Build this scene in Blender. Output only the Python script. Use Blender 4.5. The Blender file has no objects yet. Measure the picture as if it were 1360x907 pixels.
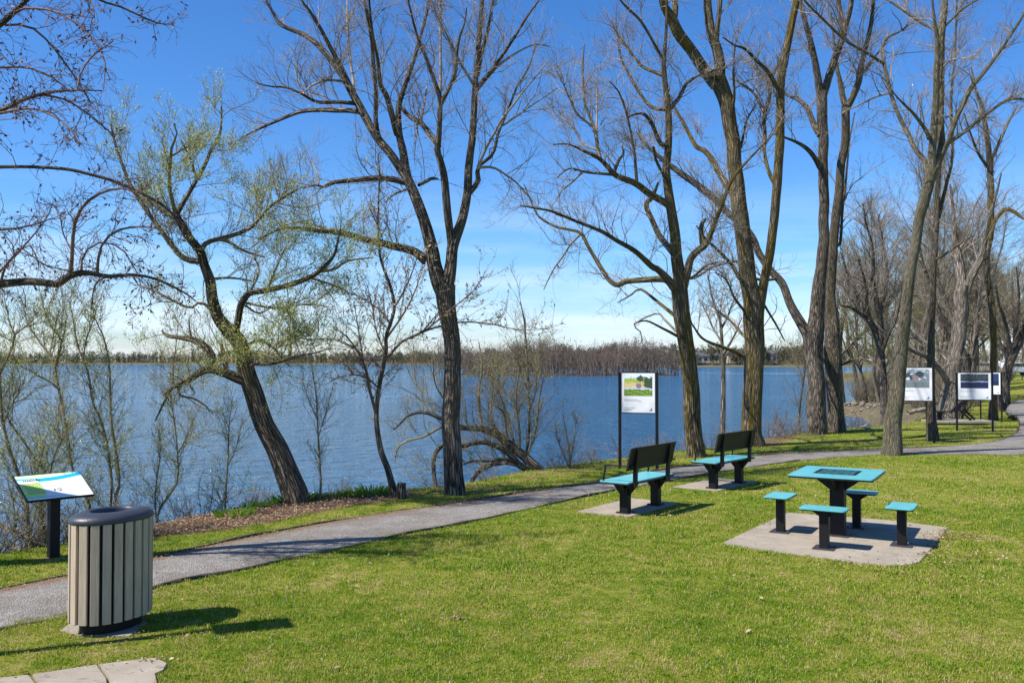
import bpy, bmesh, math, random
import numpy as np
from mathutils import Vector, Matrix, Quaternion
PI = math.pi
R = math.radians
SC = bpy.context.scene
COL = SC.collection
rng = np.random.default_rng(7)
SKY_STRENGTH = 0.10
SUN_STRENGTH = 5.0
random.seed(7)

# ------------------------------------------------------------------ camera
EYE = np.array([0.0, 0.0, 2.1])
PITCH = math.atan(25.5 / 1200.0)
F = 1200.0
def ray(u, v):
    a = (u - 680.0) / F; b = (453.5 - v) / F
    c, s = math.cos(PITCH), math.sin(PITCH)
    return np.array([a, c - b * s, s + b * c])
def P(u, v, d):
    r = ray(u, v); return EYE + r * (d / r[1])
def G(u, v, z=0.0):
    r = ray(u, v); return EYE + r * ((z - EYE[2]) / r[2])
def GP(pts, z=0.0):
    return [tuple(G(u, v, z)[:2]) for u, v in pts]

cam = bpy.data.cameras.new('camera')
cam.sensor_width = 36.0
cam.lens = 36.0 * F / 1360.0
cam.clip_start = 0.05; cam.clip_end = 12000
camo = bpy.data.objects.new('camera', cam); COL.objects.link(camo)
camo.location = EYE; camo.rotation_euler = (PI / 2 + PITCH, 0, 0)
SC.camera = camo
SC.view_settings.view_transform = 'Standard'
SC.view_settings.look = 'None'
SC.view_settings.exposure = 0.66
SC.view_settings.gamma = 1.0
SC.cycles.max_bounces = 5
SC.cycles.diffuse_bounces = 3
SC.cycles.glossy_bounces = 2
SC.cycles.transmission_bounces = 2
SC.cycles.transparent_max_bounces = 6

# ------------------------------------------------------------------ node helpers
def mat(name):
    m = bpy.data.materials.new(name); m.use_nodes = True
    nt = m.node_tree; b = nt.nodes['Principled BSDF']
    return m, nt, b
def nd(nt, typ, **kw):
    n = nt.nodes.new(typ)
    for k, v in kw.items():
        if k in n.inputs.keys() if isinstance(k, str) else False:
            n.inputs[k].default_value = v
        else:
            setattr(n, k, v)
    return n
def lk(nt, a, b): nt.links.new(a, b)
def rgb(c): return (c[0], c[1], c[2], 1.0)
def ramp(nt, fac, stops):
    r = nt.nodes.new('ShaderNodeValToRGB')
    e = r.color_ramp.elements
    while len(e) < len(stops): e.new(0.5)
    for i, (p, c) in enumerate(stops):
        e[i].position = p; e[i].color = rgb(c) if len(c) == 3 else c
    lk(nt, fac, r.inputs[0]); return r.outputs[0]
def mixc(nt, fac, a, b, mode='MIX'):
    m = nt.nodes.new('ShaderNodeMix'); m.data_type = 'RGBA'; m.blend_type = mode
    if isinstance(fac, (int, float)): m.inputs[0].default_value = fac
    else: lk(nt, fac, m.inputs[0])
    for s, x in ((6, a), (7, b)):
        if isinstance(x, (tuple, list)): m.inputs[s].default_value = rgb(x)
        else: lk(nt, x, m.inputs[s])
    return m.outputs[2]
def noise(nt, vec, scale, detail=4, rough=0.55, w=None):
    n = nt.nodes.new('ShaderNodeTexNoise'); n.inputs['Scale'].default_value = scale
    n.inputs['Detail'].default_value = detail; n.inputs['Roughness'].default_value = rough
    if vec is not None: lk(nt, vec, n.inputs['Vector'])
    return n.outputs['Fac']
def mapping(nt, vec, scale=(1, 1, 1), loc=(0, 0, 0), rot=(0, 0, 0)):
    m = nt.nodes.new('ShaderNodeMapping')
    m.inputs['Scale'].default_value = scale; m.inputs['Location'].default_value = loc; m.inputs['Rotation'].default_value = rot
    lk(nt, vec, m.inputs['Vector']); return m.outputs[0]
def objco(nt): return nt.nodes.new('ShaderNodeTexCoord').outputs['Object']
def geopos(nt): return nt.nodes.new('ShaderNodeNewGeometry').outputs['Position']
def attr(nt, name, out='Color'):
    a = nt.nodes.new('ShaderNodeAttribute'); a.attribute_name = name; return a.outputs[out]
def math_(nt, op, a, b=None, clamp=False):
    m = nt.nodes.new('ShaderNodeMath'); m.operation = op; m.use_clamp = clamp
    for i, x in enumerate((a, b)):
        if x is None: continue
        if isinstance(x, (int, float)): m.inputs[i].default_value = x
        else: lk(nt, x, m.inputs[i])
    return m.outputs[0]
def bump(nt, b, h, strength, dist):
    n = nt.nodes.new('ShaderNodeBump'); n.inputs['Strength'].default_value = strength
    n.inputs['Distance'].default_value = dist
    lk(nt, h, n.inputs['Height']); lk(nt, n.outputs[0], b.inputs['Normal'])
def simple(name, col, rough=0.6, metal=0.0, nscale=8.0, amt=0.12, bmp=0.0, spec=0.5):
    m, nt, b = mat(name)
    n = noise(nt, objco(nt), nscale, 5)
    c = mixc(nt, n, tuple(x * (1 - amt) for x in col), tuple(min(1, x * (1 + amt)) for x in col))
    lk(nt, c, b.inputs['Base Color']); b.inputs['Roughness'].default_value = rough
    b.inputs['Metallic'].default_value = metal; b.inputs['Specular IOR Level'].default_value = spec
    if bmp: bump(nt, b, noise(nt, objco(nt), nscale * 6, 6), bmp, 0.01)
    return m

# ------------------------------------------------------------------ materials
def bark_mat(name, ridge, furrow, moss=0.0, mosscol=(0.13, 0.12, 0.02), fs=26.0, strength=1.0, pale=None):
    m, nt, b = mat(name)
    bk = attr(nt, 'bk', 'Vector')
    v1 = mapping(nt, bk, (fs * 1.25, fs * 1.25, fs * 0.17))
    wob = noise(nt, mapping(nt, bk, (6, 6, 3)), 1.0, 3)
    n1 = noise(nt, v1, 1.0, 6, 0.6)
    r = nt.nodes.new('ShaderNodeTexVoronoi'); r.feature = 'DISTANCE_TO_EDGE'; r.inputs['Scale'].default_value = 0.75
    vv = nt.nodes.new('ShaderNodeMix'); vv.data_type = 'VECTOR'; vv.inputs[0].default_value = 0.35
    nc = nt.nodes.new('ShaderNodeTexNoise'); nc.inputs['Scale'].default_value = 1.3; lk(nt, v1, nc.inputs['Vector'])
    ad = nt.nodes.new('ShaderNodeVectorMath'); ad.operation = 'ADD'
    sc = nt.nodes.new('ShaderNodeVectorMath'); sc.operation = 'SCALE'; sc.inputs[3].default_value = 0.8
    lk(nt, nc.outputs['Color'], sc.inputs[0]); lk(nt, v1, ad.inputs[0]); lk(nt, sc.outputs[0], ad.inputs[1])
    lk(nt, ad.outputs[0], r.inputs['Vector'])
    h = math_(nt, 'MULTIPLY', math_(nt, 'MINIMUM', r.outputs['Distance'], 0.26), 3.0)
    h = math_(nt, 'ADD', h, math_(nt, 'MULTIPLY', n1, 0.4))
    c = ramp(nt, h, [(0.28, tuple(x * .4 for x in furrow)), (0.48, tuple((a * .35 + b_ * .65) for a, b_ in zip(ridge, furrow))), (0.9, ridge)])
    big = noise(nt, mapping(nt, bk, (3.0, 3.0, 0.8)), 1.0, 5)
    c = mixc(nt, math_(nt, 'MULTIPLY', ramp(nt, big, [(0.35, (0, 0, 0)), (0.7, (1, 1, 1))]), 0.45), c, tuple(min(1, x * 1.55) for x in ridge))
    if moss > 0:
        mm = noise(nt, mapping(nt, bk, (5, 5, 0.7), (3, 1, 7)), 1.0, 6, 0.65)
        f = ramp(nt, mm, [(0.62 - 0.25 * moss, (0, 0, 0)), (0.78 - 0.2 * moss, (1, 1, 1))])
        c = mixc(nt, math_(nt, 'MULTIPLY', f, min(1, 0.55 + 0.3 * moss)), c, mosscol)
    lk(nt, c, b.inputs['Base Color']); b.inputs['Roughness'].default_value = 0.9
    b.inputs['Specular IOR Level'].default_value = 0.15
    bump(nt, b, h, strength, 0.06)
    return m
M = {}
M['bark_dark'] = bark_mat('bark_dark', (0.225, 0.185, 0.145), (0.034, 0.027, 0.021), 0.15, (0.12, 0.11, 0.03), 24)
M['bark_willow'] = bark_mat('bark_willow', (0.235, 0.185, 0.135), (0.035, 0.027, 0.02), 0.25, (0.12, 0.12, 0.035), 17, 1.0)
M['bark_moss'] = bark_mat('bark_moss', (0.215, 0.175, 0.12), (0.034, 0.027, 0.017), 0.75, (0.20, 0.145, 0.015), 20)
M['bark_moss_soft'] = bark_mat('bark_moss_soft', (0.215, 0.18, 0.135), (0.042, 0.034, 0.025), 0.55, (0.12, 0.105, 0.03), 30)
M['bark_smooth'] = bark_mat('bark_smooth', (0.20, 0.175, 0.13), (0.075, 0.065, 0.046), 0.5, (0.12, 0.115, 0.035), 34, 0.7)
M['bark_old'] = bark_mat('bark_old', (0.30, 0.255, 0.205), (0.07, 0.056, 0.045), 0.1, (0.13, 0.12, 0.03), 16)
M['bark_far'] = bark_mat('bark_far', (0.16, 0.13, 0.10), (0.05, 0.04, 0.031), 0.35, (0.12, 0.11, 0.03), 14, .6)
def twig_mat(name, c1, c2):
    m, nt, b = mat(name)
    n = noise(nt, objco(nt), 1.7, 5)
    lk(nt, ramp(nt, n, [(0.3, c1), (0.7, c2)]), b.inputs['Base Color']); b.inputs['Roughness'].default_value = 0.75
    b.inputs['Specular IOR Level'].default_value = 0.3
    return m
M['twig_grey'] = twig_mat('twig_grey', (0.12, 0.095, 0.072), (0.36, 0.295, 0.235))
M['twig_red'] = twig_mat('twig_red', (0.085, 0.05, 0.04), (0.20, 0.125, 0.10))
M['twig_olive'] = twig_mat('twig_olive', (0.12, 0.10, 0.05), (0.26, 0.21, 0.12))
M['twig_far'] = twig_mat('twig_far', (0.13, 0.105, 0.07), (0.27, 0.225, 0.16))
def leaf_mat(name, cols, trans=0.5):
    m, nt, b = mat(name)
    f = attr(nt, 'rnd', 'Fac')
    n = len(cols)
    c = ramp(nt, f, [(i / (n - 1), cols[i]) for i in range(n)])
    lk(nt, c, b.inputs['Base Color']); b.inputs['Roughness'].default_value = 0.55
    b.inputs['Specular IOR Level'].default_value = 0.25
    t = nt.nodes.new('ShaderNodeBsdfTranslucent'); lk(nt, c, t.inputs['Color'])
    mx = nt.nodes.new('ShaderNodeMixShader'); mx.inputs[0].default_value = trans
    lk(nt, b.outputs[0], mx.inputs[1]); lk(nt, t.outputs[0], mx.inputs[2])
    lk(nt, mx.outputs[0], nt.nodes['Material Output'].inputs[0])
    return m
M['leaf_willow'] = leaf_mat('leaf_willow', [(0.26, 0.29, 0.07), (0.42, 0.46, 0.12), (0.54, 0.56, 0.20)])
M['leaf_pale'] = leaf_mat('leaf_pale', [(0.22, 0.24, 0.08), (0.36, 0.36, 0.15), (0.45, 0.42, 0.22)])
M['leaf_catkin'] = leaf_mat('leaf_catkin', [(0.05, 0.022, 0.022), (0.13, 0.06, 0.05), (0.24, 0.13, 0.09)], 0.2)
M['leaf_olive'] = leaf_mat('leaf_olive', [(0.13, 0.15, 0.03), (0.22, 0.24, 0.05), (0.30, 0.29, 0.09)])
M['leaf_brown'] = leaf_mat('leaf_brown', [(0.12, 0.07, 0.04), (0.30, 0.19, 0.11), (0.55, 0.42, 0.29)], 0.15)
M['leaf_tuft'] = leaf_mat('leaf_tuft', [(0.07, 0.16, 0.008), (0.15, 0.30, 0.015), (0.24, 0.42, 0.03)])
M['leaf_bud'] = leaf_mat('leaf_bud', [(0.26, 0.17, 0.11), (0.48, 0.38, 0.22), (0.50, 0.48, 0.20)], 0.35)
M['leaf_shore'] = leaf_mat('leaf_shore', [(0.055, 0.06, 0.035), (0.10, 0.10, 0.045), (0.14, 0.12, 0.075)], 0.3)
M['leaf_islet'] = leaf_mat('leaf_islet', [(0.08, 0.055, 0.04), (0.16, 0.11, 0.08), (0.24, 0.18, 0.13)], 0.3)

def grass_color(nt):
    """patch colour shared by blades and soil: noise in world metres"""
    p = geopos(nt)
    a = noise(nt, p, 0.45, 4, 0.6)
    b_ = noise(nt, p, 4.2, 7, 0.78)
    s = math_(nt, 'ADD', math_(nt, 'MULTIPLY', a, 0.35), math_(nt, 'MULTIPLY', b_, 0.65))
    return s
m, nt, b = mat('grass_blades')
s = grass_color(nt); f = attr(nt, 'rnd', 'Fac')
g1 = ramp(nt, s, [(0.38, (0.135, 0.26, 0.005)), (0.46, (0.225, 0.35, 0.010)), (0.54, (0.36, 0.41, 0.03)), (0.61, (0.52, 0.45, 0.14))])
c = mixc(nt, ramp(nt, f, [(0.0, (0, 0, 0)), (1.0, (1, 1, 1))]), mixc(nt, 1.0, g1, (0.50, 0.60, 0.45), 'MULTIPLY'), g1)
c = mixc(nt, ramp(nt, f, [(0.84, (0, 0, 0)), (0.92, (1, 1, 1))]), c, (0.50, 0.41, 0.22))
lk(nt, c, b.inputs['Base Color']); b.inputs['Roughness'].default_value = 0.6; b.inputs['Specular IOR Level'].default_value = 0.2
t = nt.nodes.new('ShaderNodeBsdfTranslucent'); lk(nt, c, t.inputs['Color'])
mx = nt.nodes.new('ShaderNodeMixShader'); mx.inputs[0].default_value = 0.4
lk(nt, b.outputs[0], mx.inputs[1]); lk(nt, t.outputs[0], mx.inputs[2]); lk(nt, mx.outputs[0], nt.nodes['Material Output'].inputs[0])
M['grass_blades'] = m

m, nt, b = mat('ground_soil')
s = grass_color(nt); p = geopos(nt)
fine = noise(nt, p, 22, 8, 0.8)
gr = ramp(nt, s, [(0.38, (0.11, 0.18, 0.010)), (0.46, (0.20, 0.25, 0.02)), (0.54, (0.33, 0.31, 0.06)), (0.61, (0.43, 0.34, 0.15))])
gr = mixc(nt, ramp(nt, fine, [(0.35, (0, 0, 0)), (0.65, (1, 1, 1))]), mixc(nt, 1.0, gr, (0.35, 0.36, 0.35), 'MULTIPLY'), gr)
mulch = ramp(nt, noise(nt, p, 30, 8, 0.8), [(0.33, (0.04, 0.022, 0.014)), (0.5, (0.13, 0.075, 0.05)), (0.66, (0.34, 0.24, 0.17))])
silt = ramp(nt, noise(nt, p, 3, 8, 0.7), [(0.35, (0.06, 0.05, 0.03)), (0.7, (0.19, 0.16, 0.10))])
mk = attr(nt, 'mulch', 'Fac'); sk = attr(nt, 'bank', 'Fac')
mkn = math_(nt, 'ADD', mk, math_(nt, 'MULTIPLY', math_(nt, 'SUBTRACT', noise(nt, p, 5, 4), 0.5), 0.9))
c = mixc(nt, ramp(nt, mkn, [(0.4, (0, 0, 0)), (0.6, (1, 1, 1))]), gr, mulch)
c = mixc(nt, sk, c, silt)
lk(nt, c, b.inputs['Base Color']); b.inputs['Roughness'].default_value = 0.95; b.inputs['Specular IOR Level'].default_value = 0.1
bump(nt, b, noise(nt, p, 34, 8, 0.8), 0.8, 0.03)
M['ground_soil'] = m

m, nt, b = mat('gravel')
p = geopos(nt)
v = nt.nodes.new('ShaderNodeTexVoronoi'); v.inputs['Scale'].default_value = 60; lk(nt, p, v.inputs['Vector'])
c = ramp(nt, v.outputs['Color'], [(0.0, (0.14, 0.13, 0.115)), (0.45, (0.225, 0.21, 0.188)), (1.0, (0.345, 0.32, 0.285))])
n2 = noise(nt, p, 1.4, 8, 0.72)
c = mixc(nt, ramp(nt, n2, [(0.42, (0, 0, 0)), (0.62, (0.85, 0.85, 0.85))]), c, (0.15, 0.13, 0.11))
lit = math_(nt, 'ADD', attr(nt, 'edge', 'Fac'), math_(nt, 'MULTIPLY', math_(nt, 'SUBTRACT', noise(nt, p, 6, 8, .75), 0.5), 1.6))
c = mixc(nt, ramp(nt, lit, [(0.42, (0, 0, 0)), (0.75, (1, 1, 1))]), c, mixc(nt, noise(nt, p, 45, 5, .8), (0.08, 0.045, 0.03), (0.30, 0.20, 0.13)))
lk(nt, c, b.inputs['Base Color']); b.inputs['Roughness'].default_value = 0.95; b.inputs['Specular IOR Level'].default_value = 0.15
bump(nt, b, math_(nt, 'ADD', v.outputs['Distance'], noise(nt, p, 9, 6, .7)), 0.7, 0.02)
M['gravel'] = m

m, nt, b = mat('concrete')
p = geopos(nt)
c = ramp(nt, noise(nt, p, 2.2, 7, 0.65), [(0.3, (0.26, 0.222, 0.17)), (0.7, (0.40, 0.345, 0.27))])
sp = noise(nt, p, 120, 4, 0.8)
c = mixc(nt, ramp(nt, sp, [(0.35, (0.6, 0.6, 0.6)), (0.6, (0, 0, 0))]), c, (0.2, 0.18, 0.15))
st = noise(nt, mapping(nt, p, (3, 7, 3)), 2.0, 7, 0.7)
c = mixc(nt, ramp(nt, st, [(0.55, (0, 0, 0)), (0.66, (0.7, 0.7, 0.7))]), c, (0.15, 0.12, 0.09))
lk(nt, c, b.inputs['Base Color']); b.inputs['Roughness'].default_value = 0.9; b.inputs['Specular IOR Level'].default_value = 0.2
bump(nt, b, noise(nt, p, 90, 6, .8), 0.35, 0.01)
M['concrete'] = m

m, nt, b = mat('water_surface')
p = geopos(nt)
n1 = noise(nt, mapping(nt, p, (1.0, 1.5, 1), rot=(0, 0, R(12))), 2.0, 5, 0.6)
n2 = noise(nt, mapping(nt, p, (1.0, 1.35, 1), rot=(0, 0, R(-14))), 0.8, 3, 0.5)
n3 = noise(nt, mapping(nt, p, (0.006, 0.035, 1)), 1.0, 4, 0.6)
h = math_(nt, 'ADD', math_(nt, 'MULTIPLY', n1, 0.24), math_(nt, 'MULTIPLY', n2, 0.42))
sep = nt.nodes.new('ShaderNodeSeparateXYZ'); lk(nt, p, sep.inputs[0])
calm = ramp(nt, n3, [(0.54, (1, 1, 1)), (0.66, (0.35, 0.35, 0.35))])
bn = nt.nodes.new('ShaderNodeBump'); bn.inputs['Distance'].default_value = 2.0
yy = math_(nt, 'DIVIDE', math_(nt, 'SUBTRACT', sep.outputs[1], 275.0), 42.0)
slick = math_(nt, 'POWER', 2.718, math_(nt, 'MULTIPLY', math_(nt, 'MULTIPLY', yy, yy), -1.0))
slick = math_(nt, 'MULTIPLY', slick, math_(nt, 'DIVIDE', math_(nt, 'SUBTRACT', sep.outputs[0], 40.0), 20.0, True))
slick = math_(nt, 'MULTIPLY', slick, ramp(nt, noise(nt, mapping(nt, p, (0.01, 0.07, 1)), 1.0, 4), [(0.35, (.3, .3, .3)), (0.6, (1, 1, 1))]))
calm = math_(nt, 'SUBTRACT', calm, math_(nt, 'MULTIPLY', slick, 1.3), True)
lk(nt, calm, bn.inputs['Strength']); lk(nt, h, bn.inputs['Height']); lk(nt, bn.outputs[0], b.inputs['Normal'])
c = mixc(nt, noise(nt, p, 0.05, 3), (0.012, 0.095, 0.21), (0.02, 0.12, 0.25))
lk(nt, c, b.inputs['Base Color']); b.inputs['Roughness'].default_value = 0.07; b.inputs['IOR'].default_value = 1.33
M['water_surface'] = m

M['black_metal'] = simple('black_metal', (0.0075, 0.0075, 0.009), 0.5, 0.0, 30, 0.3, 0.1, .25)
M['bench_board'] = simple('bench_board', (0.016, 0.015, 0.013), 0.6, 0.0, 20, 0.3, 0.15, .3)
M['teal'] = simple('teal', (0.095, 0.36, 0.43), 0.32, 0.0, 5, 0.10, 0.04)
M['plate'] = simple('plate', (0.07, 0.07, 0.075), 0.45, 0.6, 20, .3)
M['lid'] = simple('lid', (0.035, 0.038, 0.05), 0.42, 0.0, 14, 0.25, 0.25)
m, nt, b = mat('teal')
p = objco(nt)
d1 = noise(nt, p, 7, 8, .75); d2 = noise(nt, mapping(nt, p, (1, 9, 1), rot=(0, 0, .6)), 14, 6, .8)
c = mixc(nt, ramp(nt, d1, [(0.35, (0, 0, 0)), (0.7, (1, 1, 1))]), (0.085, 0.35, 0.385), (0.125, 0.415, 0.435))
c = mixc(nt, ramp(nt, d2, [(0.66, (0, 0, 0)), (0.74, (.8, .8, .8))]), c, (0.20, 0.36, 0.36))
lk(nt, c, b.inputs['Base Color']); lk(nt, math_(nt, 'ADD', math_(nt, 'MULTIPLY', d1, .5), .12), b.inputs['Roughness'])
M['teal'] = m
m, nt, b = mat('slat_wood')
p = objco(nt)
c = ramp(nt, noise(nt, mapping(nt, p, (18, 18, 1.2)), 3.0, 6, .65), [(0.3, (0.34, 0.27, 0.19)), (0.7, (0.50, 0.405, 0.295))])
lk(nt, c, b.inputs['Base Color']); b.inputs['Roughness'].default_value = 0.65
bump(nt, b, noise(nt, mapping(nt, p, (40, 40, 2)), 3, 5), 0.25, 0.005)
M['slat_wood'] = m
M['white'] = simple('white', (0.80, 0.80, 0.80), 0.35, 0, 5, 0.02)
M['edging'] = simple('edging', (0.06, 0.042, 0.03), 0.8, 0, 12, 0.5, 0.3)
M['ink'] = simple('ink', (0.03, 0.03, 0.035), 0.6, 0, 12, 0.2)
M['ink_grey'] = simple('ink_grey', (0.42, 0.44, 0.46), 0.6, 0, 12, 0.2)
M['rock'] = simple('rock', (0.17, 0.145, 0.12), 0.9, 0, 3, 0.4, 0.5)
M['drift'] = simple('drift', (0.24, 0.20, 0.16), 0.85, 0, 6, 0.3, 0.4)
M['glass'] = simple('glass', (0.03, 0.04, 0.05), 0.08, 0, 3, .1)
M['rubber'] = simple('rubber', (0.02, 0.02, 0.02), 0.8, 0, 9, .2)
M['wall_pale'] = simple('wall_pale', (0.42, 0.40, 0.36), 0.8, 0, .6, .1)
M['roof_dark'] = simple('roof_dark', (0.09, 0.085, 0.09), 0.8, 0, .8, .2)
M['car_white'] = simple('car_white', (0.78, 0.78, 0.78), 0.25, 0, 3, .03)
M['green_paint'] = simple('green_paint', (0.03, 0.09, 0.07), 0.5, 0, 9, .2)
M['stump'] = M['bark_dark']
m, nt, b = mat('print')
lk(nt, attr(nt, 'Col'), b.inputs['Base Color']); b.inputs['Roughness'].default_value = 0.3
M['print'] = m

# ------------------------------------------------------------------ object helpers
def link(o, parent=None):
    COL.objects.link(o)
    if parent is not None: o.parent = parent
    return o
def thing(name, label, cat, loc=(0, 0, 0), rotz=0.0, group=None):
    o = bpy.data.objects.new(name, None); COL.objects.link(o)
    o.empty_display_size = 0.2
    o.location = loc; o.rotation_euler = (0, 0, rotz); o['label'] = label; o['category'] = cat
    if group: o['group'] = group
    return o
def struct(o, kind='structure'):
    o['kind'] = kind; return o
def bmobj(name, bm, m, parent=None, smooth=False):
    me = bpy.data.meshes.new(name); bmesh.ops.recalc_face_normals(bm, faces=bm.faces); bm.to_mesh(me); bm.free()
    me.materials.append(m)
    if smooth: me.polygons.foreach_set('use_smooth', [True] * len(me.polygons))
    return link(bpy.data.objects.new(name, me), parent)
def box(bm, c, s, rot=None, bev=0.0):
    r = bmesh.ops.create_cube(bm, size=1.0)
    vs = r['verts']
    bmesh.ops.scale(bm, vec=s, verts=vs)
    if bev > 0:
        es = list({e for v in vs for e in v.link_edges})
        q = bmesh.ops.bevel(bm, geom=es, offset=bev, segments=2, affect='EDGES', profile=0.6)
        vs = list({v for f in q['faces'] for v in f.verts} | {v for v in vs if v.is_valid})
    if rot is not None: bmesh.ops.rotate(bm, cent=(0, 0, 0), matrix=rot, verts=vs)
    bmesh.ops.translate(bm, vec=c, verts=vs)
    return vs
def prism(bm, pts, z0, z1, bev=0.0):
    vs = [bm.verts.new((x, y, z0)) for x, y in pts]
    f = bm.faces.new(vs)
    r = bmesh.ops.extrude_face_region(bm, geom=[f])
    nv = [e for e in r['geom'] if isinstance(e, bmesh.types.BMVert)]
    bmesh.ops.translate(bm, vec=(0, 0, z1 - z0), verts=nv)
    if bev:
        es = [e for e in bm.edges if all(v in nv for v in e.verts)]
        bmesh.ops.bevel(bm, geom=es, offset=bev, segments=2, affect='EDGES')
def plate_yz(bm, pts, x0, x1):
    a = [bm.verts.new((x0, y, z)) for y, z in pts]; b_ = [bm.verts.new((x1, y, z)) for y, z in pts]
    bm.faces.new(a); bm.faces.new(b_[::-1])
    for i in range(len(pts)):
        j = (i + 1) % len(pts); bm.faces.new((a[i], a[j], b_[j], b_[i]))
def plate_xz(bm, pts, y0, y1):
    a = [bm.verts.new((x, y0, z)) for x, z in pts]; b_ = [bm.verts.new((x, y1, z)) for x, z in pts]
    bm.faces.new(a); bm.faces.new(b_[::-1])
    for i in range(len(pts)):
        j = (i + 1) % len(pts); bm.faces.new((a[i], a[j], b_[j], b_[i]))
def bar(bm, a, b_, w, h=None):
    a = Vector(a); b_ = Vector(b_); d = b_ - a; L = d.length
    q = d.to_track_quat('X', 'Z').to_matrix()
    box(bm, (a + b_) / 2, (L, w, h or w), q, min(w, h or w) * 0.12)
def npmesh(name, V, Fq, m, parent=None, attrs=None, smooth=False, tris=None):
    """V (n,3), Fq (k,4) quads, tris (j,3)"""
    me = bpy.data.meshes.new(name)
    V = np.asarray(V, dtype=np.float32)
    Fq = np.zeros((0, 4), np.int32) if Fq is None else np.asarray(Fq, dtype=np.int32)
    T = np.zeros((0, 3), np.int32) if tris is None else np.asarray(tris, dtype=np.int32)
    me.vertices.add(len(V)); me.vertices.foreach_set('co', V.ravel())
    nl = Fq.size + T.size
    me.loops.add(nl); me.loops.foreach_set('vertex_index', np.concatenate([Fq.ravel(), T.ravel()]))
    me.polygons.add(len(Fq) + len(T))
    st = np.concatenate([np.arange(len(Fq)) * 4, Fq.size + np.arange(len(T)) * 3]).astype(np.int32)
    me.polygons.foreach_set('loop_start', st)
    try: me.polygons.foreach_set('loop_total', np.concatenate([np.full(len(Fq), 4), np.full(len(T), 3)]).astype(np.int32))
    except Exception: pass
    if smooth: me.polygons.foreach_set('use_smooth', np.ones(len(Fq) + len(T), dtype=bool))
    for k, a in (attrs or {}).items():
        a = np.asarray(a, dtype=np.float32)
        if a.ndim == 1:
            at = me.attributes.new(k, 'FLOAT', 'POINT'); at.data.foreach_set('value', a)
        elif a.shape[1] == 3:
            at = me.attributes.new(k, 'FLOAT_VECTOR', 'POINT'); at.data.foreach_set('vector', a.ravel())
        else:
            at = me.attributes.new(k, 'FLOAT_COLOR', 'POINT'); at.data.foreach_set('color', a.ravel())
    me.materials.append(m); me.update(calc_edges=True); me.validate()
    return link(bpy.data.objects.new(name, me), parent)

# ------------------------------------------------------------------ tubes / trees
def norm(a): return a / np.maximum(np.linalg.norm(a, axis=-1, keepdims=True), 1e-9)
class Tubes:
    def __init__(s): s.V = []; s.Q = []; s.B = []; s.n = 0
    def add(s, Pt, Rd, sides, lump=0.0, cap=False):
        """Pt (m,n,3) Rd (m,n)"""
        m_, n_ = Rd.shape
        T = norm(np.gradient(Pt, axis=1))
        mt = norm(Pt[:, -1] - Pt[:, 0])
        ref = rng.normal(size=(m_, 3))
        if m_ < 64:
            for i in range(m_):
                _, _, vt = np.linalg.svd(Pt[i] - Pt[i].mean(0)); ref[i] = vt[2]
        ref = norm(ref - (ref * mt).sum(-1, keepdims=True) * mt)[:, None, :]
        U = norm(ref - (ref * T).sum(-1, keepdims=True) * T); W = np.cross(T, U)
        a = np.arange(sides) * 2 * PI / sides
        ca, sa = np.cos(a), np.sin(a)
        L = np.concatenate([np.zeros((m_, 1)), np.cumsum(np.linalg.norm(np.diff(Pt, axis=1), axis=-1), axis=1)], axis=1)
        off = rng.uniform(0, 40, (m_, 1)); L = L + off
        rr = Rd[:, :, None] * np.ones(sides)
        if lump:
            ph = off[:, :, None]
            LL = L[:, :, None]
            rr = rr * (1 + lump * (0.5 * np.sin(3 * a + ph + LL * 0.5) + 0.35 * np.sin(5 * a - ph * 2 + 0.9 * np.sin(LL * 0.8))
                 + 0.3 * np.sin(2 * a + 0.9 * LL) + 0.5 * np.sin(9 * a + 1.2 * np.sin(LL * 1.1 + ph)) + 0.35 * np.sin(13 * a + 1.6 * np.sin(LL * 1.9 + ph))))
        V = Pt[:, :, None, :] + rr[..., None] * (ca[:, None] * U[:, :, None, :] + sa[:, None] * W[:, :, None, :])
        rb = Rd.max(axis=1)[:, None, None] * np.ones((m_, n_, sides))
        B = np.stack([rb * ca, rb * sa, L[:, :, None] * np.ones(sides)], -1)
        idx = s.n + np.arange(m_ * n_ * sides).reshape(m_, n_, sides)
        i0 = idx[:, :-1, :]; i1 = idx[:, 1:, :]
        q = np.stack([i0, np.roll(i0, -1, 2), np.roll(i1, -1, 2), i1], -1).reshape(-1, 4)
        s.V.append(V.reshape(-1, 3)); s.B.append(B.reshape(-1, 3)); s.Q.append(q); s.n += V.size // 3
    def build(s, name, m, parent=None, smooth=True):
        if not s.V: return None
        return npmesh(name, np.concatenate(s.V), np.concatenate(s.Q), m, parent, {'bk': np.concatenate(s.B)}, smooth)

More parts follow.
